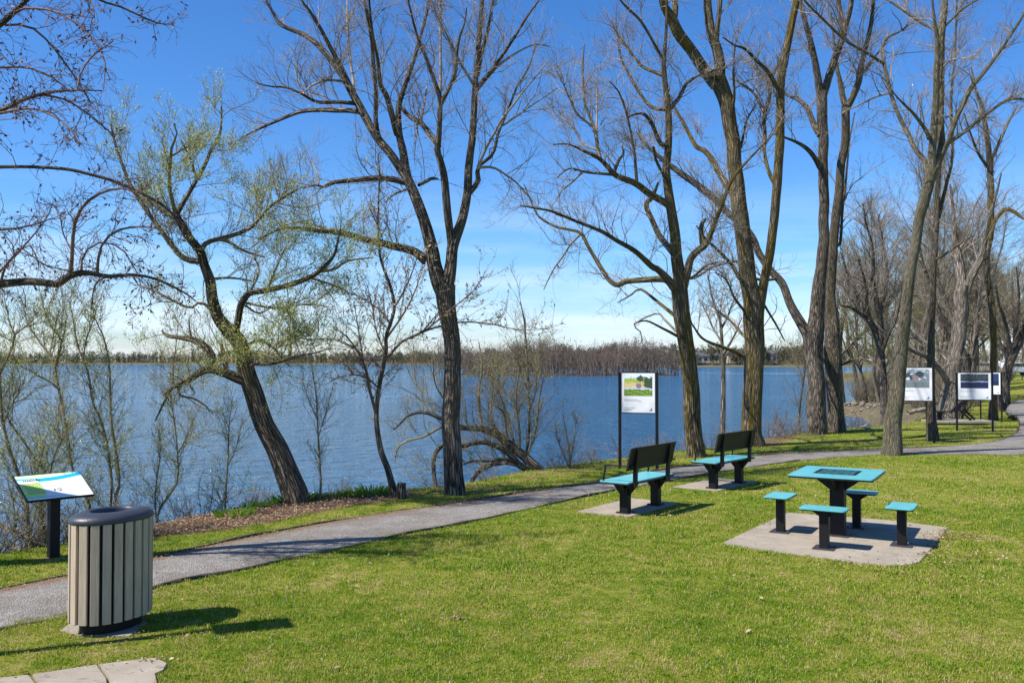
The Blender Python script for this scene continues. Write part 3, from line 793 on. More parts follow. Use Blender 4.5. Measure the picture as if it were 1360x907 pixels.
M['logo'] = simple('logo', (0.10, 0.26, 0.36), 0.5, 0, 6, .1)
dS = 17.6
photo_sign('photo sign with a yellow green garden picture between the benches and the lake', (167.5 / F * dS, dS, 0), R(-16), 0.65, 1.09, 1.865, pic_garden, 0.53)
photo_sign('photo sign with a grey picture of people, half hidden behind the smooth leaning trunk', ((1214 - 680) / F * 23.2, 23.2, 0), R(-18), 0.83, 1.08, 1.92, pic_people, 0.56)
photo_sign('photo sign with a dark blue lake picture in front of the incline bench', ((1293.5 - 680) / F * 27.0, 27.0, 0), R(-18), 0.89, 0.94, 1.74, pic_lake, 0.53)
photo_sign('smallest far photo sign with a plain navy picture, partly behind the lake picture sign', ((1315.5 - 680) / F * 33.5, 33.5, 0), R(-26), 0.62, 0.86, 1.66, pic_night, 0.55)

# ------------------------------------------------------------------ tilted information panel
t = thing('information_panel', 'tilted blue and lime green information panel on a thick black post at the lake edge', 'sign', (-4.90, 9.70, 0), R(47))
bm = bmesh.new(); box(bm, (0, 0, 0.29), (0.10, 0.10, 0.82), None, 0.006); bmobj('post', bm, M['black_metal'], t)
PTI = bpy.data.objects.new('panel', None)
W_, H_ = 0.66, 0.46
tilt = Matrix.Rotation(R(27), 4, 'X')
def tilted(o):
    o.matrix_local = Matrix.Translation((0.0, 0.0, 0.755)) @ tilt; return o
bm = bmesh.new(); box(bm, (0, 0, 0), (W_ + .02, H_ + .02, 0.022), None, 0.004); box(bm, (0, 0, -0.03), (0.3, 0.2, 0.04)); pan = tilted(bmobj('panel', bm, M['black_metal'], t))
def pic_info(u, v):
    c = np.tile(np.array([0.80, 0.80, 0.80]), (len(u), 1))
    up = v + 0.0
    curve = 0.93 - 0.13 * np.sin(np.clip(u, 0, 1) * PI * 0.75 + 0.35) + 0.11 * u
    c = col_mix(c, (u < .34) * (v > .11) * (v < .80) * np.clip((.34 - u) / .05, 0, 1), (0.56, 0.76, 0.20))
    c = col_mix(c, (v > curve - 0.14) * 1.0, (0.02, 0.45, 0.74)); c = col_mix(c, (v > curve - 0.14) * (u < .12) * .8, (0.02, .60, .74))
    c = col_mix(c, (v > curve) * 1.0, (0.62, 0.80, 0.50))
    c = col_mix(c, (u < .30) * (v > .66) * (v < .82) * 1.0, (0.80, 0.82, 0.78))
    c = col_mix(c, (v > .065 + .01 * u) * (v < .105 - .05 * u * u) * 1.0, (0.05, 0.50, 0.55))
    n2 = fbm(u, v, 9, 21)
    c = col_mix(c, (np.hypot((u - .66) / .10, (v - .52) / .12) < 1) * .5 * (n2 > -.3), (0.45, 0.52, 0.46))
    c = col_mix(c, (np.hypot((u - .50) / .10, (v - .42) / .16) < 1) * .25, (0.62, 0.55, 0.58))
    c = col_mix(c, (np.hypot((u - .55) / .035, (v - .33) / .07) < 1) * (n2 > -.1) * 1.0, (0.06, 0.06, 0.07))
    c = col_mix(c, (np.hypot((u - .47) / .015, (v - .33) / .05) < 1) * 1.0, (0.15, 0.14, 0.14))
    return np.clip(c, 0, 1)
pm = print_mesh('print', pic_info, W_, H_, 150, 110, pan, plane='xy', org=(0, -H_ / 2, 0.0135))
bm = bmesh.new()
x = -.275
for k, (wd, hh) in enumerate(((.012, .035), (.018, .022), (.02, .022), (.02, .028), (.014, .036), (.016, .022), (.03, .04), (.012, .02))):
    box(bm, (x + wd / 2, .118 + hh / 2, .0145), (wd * .45, hh, .002)); box(bm, (x + wd / 2, .124, .0145), (wd, .008, .002)); x += wd + .004
for k in range(9):
    xx = -.29
    while xx < -.13:
        l = random.uniform(.012, .035); box(bm, (xx + l / 2, .075 - k * .024, .0142), (l, .004, .001)); xx += l + .006
bmobj('lettering', bm, M['ink'], pan)

# ------------------------------------------------------------------ benches
def rounded_rect(w, h, r, n=4):
    o = []
    for cx, cy, a0 in ((w / 2 - r, h / 2 - r, 0), (-w / 2 + r, h / 2 - r, 90), (-w / 2 + r, -h / 2 + r, 180), (w / 2 - r, -h / 2 + r, 270)):
        for k in range(n + 1):
            a = R(a0 + 90 * k / n); o.append((cx + r * math.cos(a), cy + r * math.sin(a)))
    return o
def make_bench(label, loc, rot):
    t = thing('park_bench', label, 'bench', loc, rot, 'black and turquoise benches facing the lake')
    bm = bmesh.new(); pts = [(x - 0.08, y + 0.02) for x, y in rounded_rect(1.32, 0.46, 0.03)]
    prism(bm, pts, 0.435, 0.452, 0.004); bmobj('seat', bm, M['teal'], t)
    bm = bmesh.new(); box(bm, (-0.08, 0.02, 0.424), (1.33, 0.47, 0.02), None, 0.003); bmobj('seat_frame', bm, M['black_metal'], t)
    # backrest: a slightly folded board leaning back
    bm = bmesh.new()
    prof = [(-0.175, 0.615), (-0.19, 0.64), (-0.232, 0.85), (-0.256, 0.918), (-0.281, 0.915), (-0.257, 0.85), (-0.215, 0.64), (-0.192, 0.605)]
    plate_yz(bm, prof, -0.76, 0.53)
    es = [e for e in bm.edges]; bmesh.ops.bevel(bm, geom=es, offset=0.005, segments=2, affect='EDGES')
    bmobj('backrest', bm, M['bench_board'], t)
    for x in (-0.60, 0.34):
        bm = bmesh.new()
        plate_yz(bm, [(-0.13, 0.412), (-0.212, 0.412), (-0.218, 0.62), (-0.284, 0.90), (-0.30, 0.90), (-0.262, 0.62), (-0.255, 0.38), (-0.13, 0.37)], x - 0.03, x + 0.03)
        bmobj('back_support', bm, M['black_metal'], t)
    for x in (-0.46, 0.42):
        bm = bmesh.new()
        box(bm, (x, 0.0, 0.18), (0.105, 0.125, 0.36), None, 0.006)
        plate_yz(bm, [(-0.06, 0.24), (0.06, 0.24), (0.20, 0.412), (-0.20, 0.412)], x - 0.028, x + 0.028)
        plate_xz(bm, [(x - 0.05, 0.30), (x + 0.05, 0.30), (x + 0.12, 0.412), (x - 0.12, 0.412)], -0.02, 0.02)
        box(bm, (x, 0, 0.006), (0.19, 0.20, 0.012), None, 0.003)
        for sx in (-.075, .075):
            for sy in (-.08, .08): box(bm, (x + sx, sy, .016), (.018, .018, .012))
        bmobj('leg', bm, M['black_metal'], t)
    for x in (-0.71, 0.55):
        bm = bmesh.new()
        bar(bm, (x, 0.20, 0.43), (x, 0.16, 0.665), 0.035, 0.012); bar(bm, (x, 0.17, 0.665), (x, -0.245, 0.665), 0.035, 0.014)
        bar(bm, (x, -0.24, 0.665), (x + (0.10 if x < 0 else -0.20), -0.24, 0.665), 0.02, 0.02)
        bmobj('armrest', bm, M['black_metal'], t)
    return t
B1 = (1.83, 12.80); B2 = (3.60, 15.17)
make_bench('nearer bench with turquoise seat and black backrest, on its own concrete pad by the path', (B1[0], B1[1], 0.018), R(53))
make_bench('farther bench with turquoise seat and black backrest, next to the mossy tree trunks', (B2[0], B2[1], 0.018), R(48.5))
for (cx_, cy_), r_ in ((B1, 53), (B2, 48.5)):
    c_, s_ = math.cos(R(r_)), math.sin(R(r_))
    pl = [(cx_ + c_ * a - s_ * b_, cy_ + s_ * a + c_ * b_) for a, b_ in ((-0.68, -0.20), (0.78, -0.17), (0.77, 0.62), (-0.74, 0.60))]
    bm = bmesh.new(); prism(bm, pl, -0.06, 0.018, 0.005); struct(bmobj('bench_pad', bm, M['concrete'])); NOGRASS.append(np.array(pl))

# ------------------------------------------------------------------ chess table and stools
TC = (3.90, 10.85); TR = R(-30)
t = thing('chess_table', 'turquoise metal table with an inlaid chess board on one thick black column', 'table', (TC[0], TC[1], 0.018), TR)
bm = bmesh.new(); prism(bm, rounded_rect(0.94, 1.04, 0.025), 0.735, 0.75, 0.004); bmobj('table_top', bm, M['teal'], t)
bm = bmesh.new(); prism(bm, rounded_rect(0.935, 1.035, 0.02), 0.715, 0.734); bmobj('top_frame', bm, M['black_metal'], t)
bm = bmesh.new()
S = 0.40
for k in range(4):
    a = [(0, 1), (0, -1), (1, 0), (-1, 0)][k]
    box(bm, (a[0] * (S / 2 + .02), a[1] * (S / 2 + .02), 0.7515), ((0.04 if a[0] else S + .08), (0.04 if a[1] else S), 0.003))
for i in range(8):
    for j in range(8):
        if (i + j) % 2: box(bm, (-S / 2 + (i + .5) * S / 8, -S / 2 + (j + .5) * S / 8, 0.7515), (S / 8 - .001, S / 8 - .001, 0.003))
bmobj('chess_board', bm, M['black_metal'], t)
bm = bmesh.new(); box(bm, (0, 0, 0.355), (0.165, 0.165, 0.70), None, 0.008); bmobj('column', bm, M['black_metal'], t)
bm = bmesh.new()
plate_xz(bm, [(-0.09, 0.54), (0.09, 0.54), (0.33, 0.714), (-0.33, 0.714)], -0.012, 0.012)
plate_yz(bm, [(-0.09, 0.54), (0.09, 0.54), (0.38, 0.7135), (-0.38, 0.7135)], -0.0121, 0.0121)
bmobj('bracket', bm, M['black_metal'], t)
bm = bmesh.new(); box(bm, (0, 0, 0.007), (0.27, 0.27, 0.012), None, 0.003); bmobj('base_plate', bm, M['plate'], t)
def make_stool(label, loc, rot):
    t = thing('metal_stool', label, 'stool', loc, rot, 'stools bolted round the chess table')
    bm = bmesh.new(); prism(bm, rounded_rect(0.50, 0.30, 0.04), 0.436, 0.45, 0.004); bmobj('seat', bm, M['teal'], t)
    bm = bmesh.new(); prism(bm, rounded_rect(0.49, 0.29, 0.035), 0.424, 0.435); bmobj('seat_frame', bm, M['black_metal'], t)
    bm = bmesh.new(); box(bm, (0, 0, 0.21), (0.098, 0.098, 0.41), None, 0.006); bmobj('leg', bm, M['black_metal'], t)
    bm = bmesh.new(); plate_xz(bm, [(-0.05, 0.35), (0.05, 0.35), (0.16, 0.4235), (-0.16, 0.4235)], -0.01, 0.01); bmobj('bracket', bm, M['black_metal'], t)
    bm = bmesh.new(); box(bm, (0, 0, 0.006), (0.23, 0.23, 0.011), None, 0.003)
    for sx in (-1, 1):
        for sy in (-1, 1): box(bm, (sx * .09, sy * .09, .015), (.018, .018, .012))
    bmobj('base_plate', bm, M['plate'], t)
    return t
for (u, v), r_, lb in (((1037, 706), 60, 'turquoise stool at the left side of the chess table, nearest the benches'),
                       ((1095, 728), -30, 'turquoise stool in front of the chess table, nearest the camera'),
                       ((1138, 700), -30, 'turquoise stool behind the thick column of the chess table'),
                       ((1198, 724), 60, 'turquoise stool at the right end of the slab of the chess table')):
    g_ = G(u, v, 0.018); make_stool(lb, (g_[0], g_[1], 0.018), R(r_))

# ------------------------------------------------------------------ black incline bench on the far lawn
d = 31.5; cx_ = (1268 - 680) / F * d
t = thing('incline_bench', 'low black incline exercise bench on a pale slab behind the lake picture sign', 'exercise bench', (cx_, d, 0.03), R(-8))
k = d / F
bm = bmesh.new(); box(bm, (-17 * k, 0, 0.30), (20 * k, 0.42, 0.035), None, 0.006); bmobj('seat', bm, M['bench_board'], t)
bm = bmesh.new(); box(bm, (-20 * k, 0, 0.14), (5.5 * k, 0.12, 0.28), None, 0.006); box(bm, (-20 * k, 0, .27), (8 * k, .36, .025)); box(bm, (-20 * k, 0, .015), (9 * k, .3, .02)); bmobj('leg', bm, M['black_metal'], t)
for s_ in (-1, 1):
    bm = bmesh.new(); bar(bm, (-9 * k + (s_ + 1) * 5 * k, s_ * .2, .27), (13 * k + (s_ + 1) * 5 * k, s_ * .2, .82), 0.05, 0.07); bmobj('incline_beam', bm, M['black_metal'], t)
    bm = bmesh.new(); bar(bm, (2 * k + (s_ + 1) * 5 * k, s_ * .2, .38), (17 * k + (s_ + 1) * 5 * k, s_ * .2, .02), 0.05, 0.07); bmobj('leg', bm, M['black_metal'], t)
bm = bmesh.new(); bar(bm, (4 * k, -.2, .5), (4 * k + 10 * k, .2, .5), 0.05); bmobj('cross_bar', bm, M['black_metal'], t)
bm = bmesh.new(); box(bm, (cx_ + .1, d + .0, -0.01), (2.1, 1.1, 0.08), None, 0.01); struct(bmobj('fitness_pad', bm, M['concrete'])); NOGRASS.append(np.array([(cx_ - .95, d - .55), (cx_ + 1.15, d - .55), (cx_ + 1.15, d + .55), (cx_ - .95, d + .55)]))

# ------------------------------------------------------------------ tall marker sign left of the frame, whose shadow crosses the lawn
SUN_B = R(24.0); SUN_E = R(52.0)
tip = G(385, 825); hgt = 3.05; off = hgt / math.tan(SUN_E)
bx_, by_ = tip[0] - off * math.cos(SUN_B), tip[1] - off * math.sin(SUN_B)
t = thing('sign_post', 'tall slim sign post standing in the grass just left of the litter bin', 'sign', (bx_, by_, 0), SUN_B)
bm = bmesh.new(); bmesh.ops.create_cone(bm, segments=12, radius1=.045, radius2=.045, depth=hgt - .3 + .25, cap_ends=True, matrix=Matrix.Translation((0, 0, (hgt - .3) / 2 - .1))); bmobj('post', bm, M['black_metal'], t, True)
bm = bmesh.new(); box(bm, (0, 0, hgt - .37), (.035, .30, .74), Matrix.Rotation(0, 3, 'Z'), .01)
bmobj('panel', bm, M['plate'], t)

# ------------------------------------------------------------------ stump
g_ = G(532.5, 662)
t = thing('tree_stump', 'short dark sawn stump at the foot of the thin bent tree', 'stump', (g_[0], g_[1], 0))
tb = Tubes(); q, r = resample([(0, 0, -.2), (0, 0, .05), (.01, 0, .24)], [.10, .078, .066], 8); tb.add(q[None], r[None], 16, .06); tb.build('bark', M['bark_dark'], t)
bm = bmesh.new(); bmesh.ops.create_circle(bm, cap_ends=True, segments=14, radius=.066, matrix=Matrix.Translation((.01, 0, .238))); bmobj('cut_top', bm, M['drift'], t)

# ------------------------------------------------------------------ rocks and driftwood on the far bend of the shore
rock_meshes = []
for k in range(5):
    bm = bmesh.new(); bmesh.ops.create_icosphere(bm, subdivisions=2, radius=0.5)
    for v in bm.verts:
        n_ = math.sin(v.co.x * 7 + k) * .08 + math.sin(v.co.y * 9 + k * 2) * .07 + random.uniform(-.04, .04); v.co *= 1 + n_ + .10 * (1 if v.co.x * (k - 2) + v.co.z > .1 else -1); v.co.z *= .75
    me = bpy.data.meshes.new('boulder'); bm.to_mesh(me); bm.free(); me.materials.append(M['rock']); rock_meshes.append(me)
for k in range(64):
    u = random.uniform(1090, 1200); f_ = (u - 1095) / 100
    dd = random.uniform(52, 60) - f_ * 14
    dd = 61.5 - f_ * 5 + random.uniform(-1.0, 1.6)
    x = (u - 680) / F * dd; z = gz(x, dd)
    z = max(z, WZ - .05)
    o = bpy.data.objects.new('boulder', rock_meshes[k % 5]); COL.objects.link(o)
    s_ = random.uniform(.18, .5); o.location = (x, dd, max(z, WZ) + s_ * .1); o.scale = (s_, s_ * .8, s_ * random.uniform(.5, .95)); o.rotation_euler = (0, 0, random.uniform(0, 6))
    o['label'] = 'pale grey boulder in the rocky bank at the bend of the shore'; o['category'] = 'rock'; o['group'] = 'boulders lining the bend of the shore'
for pl, lb in ((([(1206, 548, 3), (1218, 545, 2.6), (1236, 541, 2.2), (1250, 539, 1.2)]), 'grey driftwood log lying behind the half hidden photo sign'),
               (([(1138, 567, 1.0), (1148, 566, 1.2), (1153, 561, .8), (1155, 559, .5)]), 'pale forked driftwood stick on the shore beside the twin trunks')):
    d = 38 if pl[0][0] > 1190 else 31
    pts = np.array([P(u, v, d) for u, v, r in pl]); z = gz(pts[0][0], d); tb = Tubes()
    rr_ = np.array([r * d / F for u, v, r in pl]); base = pts[0].copy()
    o = thing('driftwood', lb, 'driftwood', tuple(base)); q, r = resample(pts - base, rr_, 14); tb.add((q + rng.normal(size=q.shape) * .01)[None], r[None], 7, .05)
    c = children(q[None], r[None], dict(sp=.35, len=.6, r=.02, n=4)); 
    tb.build('log', M['drift'], o)
    if c is not None: tb2 = Tubes(); tb2.add(c[0], c[1], 4); tb2.build('twigs', M['drift'], o)

# ------------------------------------------------------------------ parked cars and picnic table far right
def make_car(label, loc, rot):
    t = thing('parked_car', label, 'car', loc, rot, 'cars parked beyond the trees')
    bm = bmesh.new(); plate_xz(bm, [(-2.2, .35), (2.2, .35), (2.22, .75), (1.3, .95), (.7, 1.42), (-1.3, 1.45), (-2.0, 1.0), (-2.22, .9)], -.85, .85)
    bmesh.ops.bevel(bm, geom=list(bm.edges), offset=.06, segments=2, affect='EDGES'); bmobj('body', bm, M['car_white'], t)
    for y in (-.86, .86):
        bm = bmesh.new(); plate_xz(bm, [(-1.65, .98), (1.05, .98), (.62, 1.34), (-1.25, 1.36)], y - .01, y + .01); bmobj('window', bm, M['glass'], t)
    for x in (-1.35, 1.35):
        for y in (-.8, .8):
            bm = bmesh.new(); bmesh.ops.create_cone(bm, segments=16, radius1=.33, radius2=.33, depth=.2, cap_ends=True, matrix=Matrix.Translation((x, y, .33)) @ Matrix.Rotation(PI / 2, 4, 'X')); bmobj('wheel', bm, M['rubber'], t)
    return t
for u, d, r_, lb in ((1301, 118, 0.2, 'white car parked beyond the trees, leftmost of three above the photo signs'), (1329, 122, 0.5, 'white car parked beyond the trees, middle of three above the photo signs'), (1349, 104, 0.1, 'white car parked beyond the trees, nearest the right edge of the picture')):
    x = (u - 680) / F * d; make_car(lb, (x, d, gz(x, d)), r_)
d = 88; x = (1350 - 680) / F * d
t = thing('picnic_table', 'dark green picnic table on the lawn near the parked white cars', 'picnic table', (x, d, gz(x, d)), .1)
bm = bmesh.new(); box(bm, (0, 0, .75), (2.4, .75, .05), None, .01); bmobj('table_top', bm, M['green_paint'], t)
for y in (-.75, .75):
    bm = bmesh.new(); box(bm, (0, y, .45), (2.4, .28, .05), None, .01); bmobj('seat', bm, M['green_paint'], t)
for xx in (-.9, .9):
    bm = bmesh.new(); bar(bm, (xx, -.6, 0), (xx, -.2, .72), .06); bar(bm, (xx, .6, 0), (xx, .2, .72), .06); bar(bm, (xx, -.8, .40), (xx, .8, .40), .06); bmobj('leg', bm, M['black_metal'], t)

# ------------------------------------------------------------------ houses on the far shore
def make_house(label, loc, rot, w, dp, h, roofc='roof_dark'):
    t = thing('lake_house', label, 'house', loc, rot, 'houses on the far shore')
    bm = bmesh.new(); box(bm, (0, 0, h / 2), (w, dp, h)); bmobj('wall', bm, M['wall_pale'], t)
    bm = bmesh.new(); plate_yz(bm, [(-dp / 2 - .5, h), (dp / 2 + .5, h), (0, h + dp * .28)], -w / 2 - .5, w / 2 + .5); bmobj('roof', bm, M[roofc], t)
    n = int(w // 3)
    for i in range(n):
        bm = bmesh.new(); box(bm, (-w / 2 + (i + .5) * w / n, -dp / 2 - .03, h * .55), (w / n * .55, .08, h * .42)); bmobj('window', bm, M['glass'], t)
    return t
for u, d, w, h, lb in ((938, 556, 14, 4.5, 'pale house on the far bay shore, left of the slender grey trunk'),
                       (1017, 556, 11, 6, 'white house on the far bay shore, just right of the thick mossy trunk'),
                       (975, 562, 9, 5, 'small pale house across the bay between the slender trunk and the thick mossy trunk'),
                       (497, 890, 20, 5, 'long pale house on the distant shore, behind the thin bent tree'),
                       (551, 890, 12, 4.5, 'small white house on the distant shore, left of the tall straight trunk'),
                       (92, 905, 16, 5, 'house on the distant shore above the tilted information panel'),
                       (660, 840, 14, 5, 'house on the distant shore just right of the tall straight trunk')):
    x = (u - 680) / F * d; make_house(lb, (x, d, gz(x, d)), random.uniform(-.3, .3), w, 8, h)
# ------------------------------------------------------------------ traced trees
def C1(**k): d = dict(sp=.24, len=1.1, r=.011, ang=(28, 62), up=.28, trop=.10, n=6, sides=5, rmax=.10, t0=.12, wig=.16, drift=.14); d.update(k); return d
def C2(**k): d = dict(sp=.14, len=.55, r=.0045, ang=(25, 60), up=.2, trop=.08, n=5, sides=3, t0=.12, wig=.18, tip=.4, rmin=.002); d.update(k); return d
def C3(**k): d = dict(sp=.10, len=.26, r=.003, ang=(25, 60), up=.15, trop=.05, n=4, sides=3, t0=.1, wig=.2, tip=.5, rmin=.0016); d.update(k); return d

# --- leaning willow
T1 = [(-.6, [(393, 666, 19), (384, 636, 17), (369, 600, 15), (352, 565, 13.5), (338, 530, 13), (328, 500, 12), (323, 472, 11), (317, 454, 10.5), (304, 440, 9.5), (289, 421, 8.5), (281, 397, 8), (278, 373, 7.5), (271, 351, 6.8), (267, 335, 6.5), (253, 318, 6), (243, 302, 6), (234, 286, 5)]),
 (.8, [(235, 284, 4), (248, 262, 3.5), (260, 241, 3.2), (272, 220, 2.8), (281, 198, 2.5), (290, 184, 2.2), (294, 163, 1.6), (294, 142, 1)]),
 (-.7, [(233, 285, 3.2), (225, 250, 2.8), (224, 243, 2.5), (227, 208, 2.3), (229, 190, 2), (236, 183, 1.6), (231, 164, 1)]),
 (.4, [(265, 347, 5), (259, 348, 4.8), (240, 340, 4.4), (221, 316, 4), (199, 286, 3.4), (176, 251, 3), (161, 215, 2.5), (152, 187, 1.6), (147, 165, 1)]),
 (.3, [(232, 290, 3), (210, 276, 2.5), (181, 255, 1.2)]),
 (-.9, [(267, 333, 4), (275, 322, 3.8), (297, 316, 3.5), (332, 303, 3), (359, 274, 2.3), (376, 263, 2), (394, 252, 1)]),
 (.9, [(290, 318, 3), (305, 322, 2.4), (323, 333, 2), (352, 342, 1)]),
 (.6, [(227, 208, 2), (245, 197, 1.6), (262, 190, 1.2), (266, 178, .8)]),
 (-.5, [(260, 235, 2.2), (252, 210, 1.8), (240, 186, 1)]),
 (-1., [(313, 446, 7), (314, 438, 5), (319, 408, 5), (324, 398, 4.8), (332, 389, 4.5), (354, 386, 4.2), (387, 378, 4), (416, 366, 3.8), (434, 351, 3), (444, 338, 2.2), (449, 318, 1.6), (453, 300, 1)]),
 (.6, [(421, 361, 2.6), (443, 358, 2.4), (460, 347, 1.8), (478, 344, 1.4), (496, 342, .8)]),
 (.5, [(413, 369, 2), (443, 379, 1.6), (462, 387, 1)]),
 (-.7, [(325, 402, 2), (363, 409, 1.9), (385, 407, 1.7), (412, 404, 1.4), (438, 408, .8)]),
 (.7, [(326, 406, 1.8), (343, 416, 1.5), (361, 408, 1)]),
 (.5, [(332, 388, 2), (343, 366, 1.6), (343, 353, 1.4), (337, 342, .9)]),
 (-.4, [(355, 385, 1.6), (365, 362, 1.4), (378, 330, .9)]),
 (.6, [(281, 371, 2.5), (300, 369, 1.8), (323, 371, 1.4), (336, 374, .9)]),
 (-.5, [(279, 410, 2.8), (266, 401, 2.2), (253, 409, 2), (233, 401, 1.7), (215, 391, 1.3), (200, 384, .8)]),
 (.7, [(331, 457, 3), (345, 452, 2.2), (363, 462, 1.8), (374, 475, 1.3), (385, 487, .8)]),
 (-.6, [(334, 468, 2.4), (350, 470, 2), (368, 477, 1)]),
 (-.8, [(326, 492, 3.5), (330, 484, 2.8), (345, 484, 2.5), (363, 483, 2.3), (398, 472, 1.8), (418, 469, 1.2), (440, 462, .8)]),
 (.5, [(372, 460, 1.6), (385, 448, 1.3), (414, 445, .8)]),
 (-1.0, [(328, 505, 9), (312, 500, 8), (299, 495, 7), (277, 490, 6.5), (259, 499, 5), (237, 512, 3.6), (228, 516, 2.6), (218, 534, 1.8), (206, 559, .9)]),
 (.5, [(277, 490, 6.5), (281, 474, 6.5), (272, 460, 6), (259, 452, 5), (238, 448, 3.6), (222, 446, 2.6), (215, 439, 1.2)]),
 (.3, [(301, 492, 4), (297, 472, 3.6), (294, 458, 2.8)]), (-.2, [(301, 476, 2.2), (306, 467, 2), (314, 465, 1.6)]),
 (.3, [(237, 513, 2.2), (239, 525, 1.9), (257, 529, 1.6), (272, 538, 1.4), (283, 550, .8)]), (.1, [(230, 510, 2.6), (229, 498, 2.4), (230, 486, 2)]), (.1, [(251, 504, 1.6), (253, 513, 1.3), (258, 520, .9)]), (.1, [(252, 500, 1.4), (251, 494, 1.1), (251, 488, .9)]), (-.1, [(253, 448, 1.4), (252, 436, 1.2), (251, 424, .8)])]
wl = traced(13.35, T1, seed=3)
build_tree('willow_tree', 'leaning willow with yellow green leaves and a broken low left limb above the mulch bed', 'tree', G(393, 668), wl,
   [C1(sp=.13, len=1.15, r=.007, up=.30, rmax=.07, wig=.2, drift=.22, zmin=1.6), C2(sp=.10, len=.5, r=.0035, up=.35, trop=.16), C3(sp=.08, len=.24, r=.002, up=.3, trop=.15)],
   M['bark_willow'], M['twig_olive'], dict(mat=M['leaf_willow'], dens=44, size=.031, asp=.44, clump=.6, hang=-.2, spread=.03, **{'from': 1}), lump=.07, sides=22)

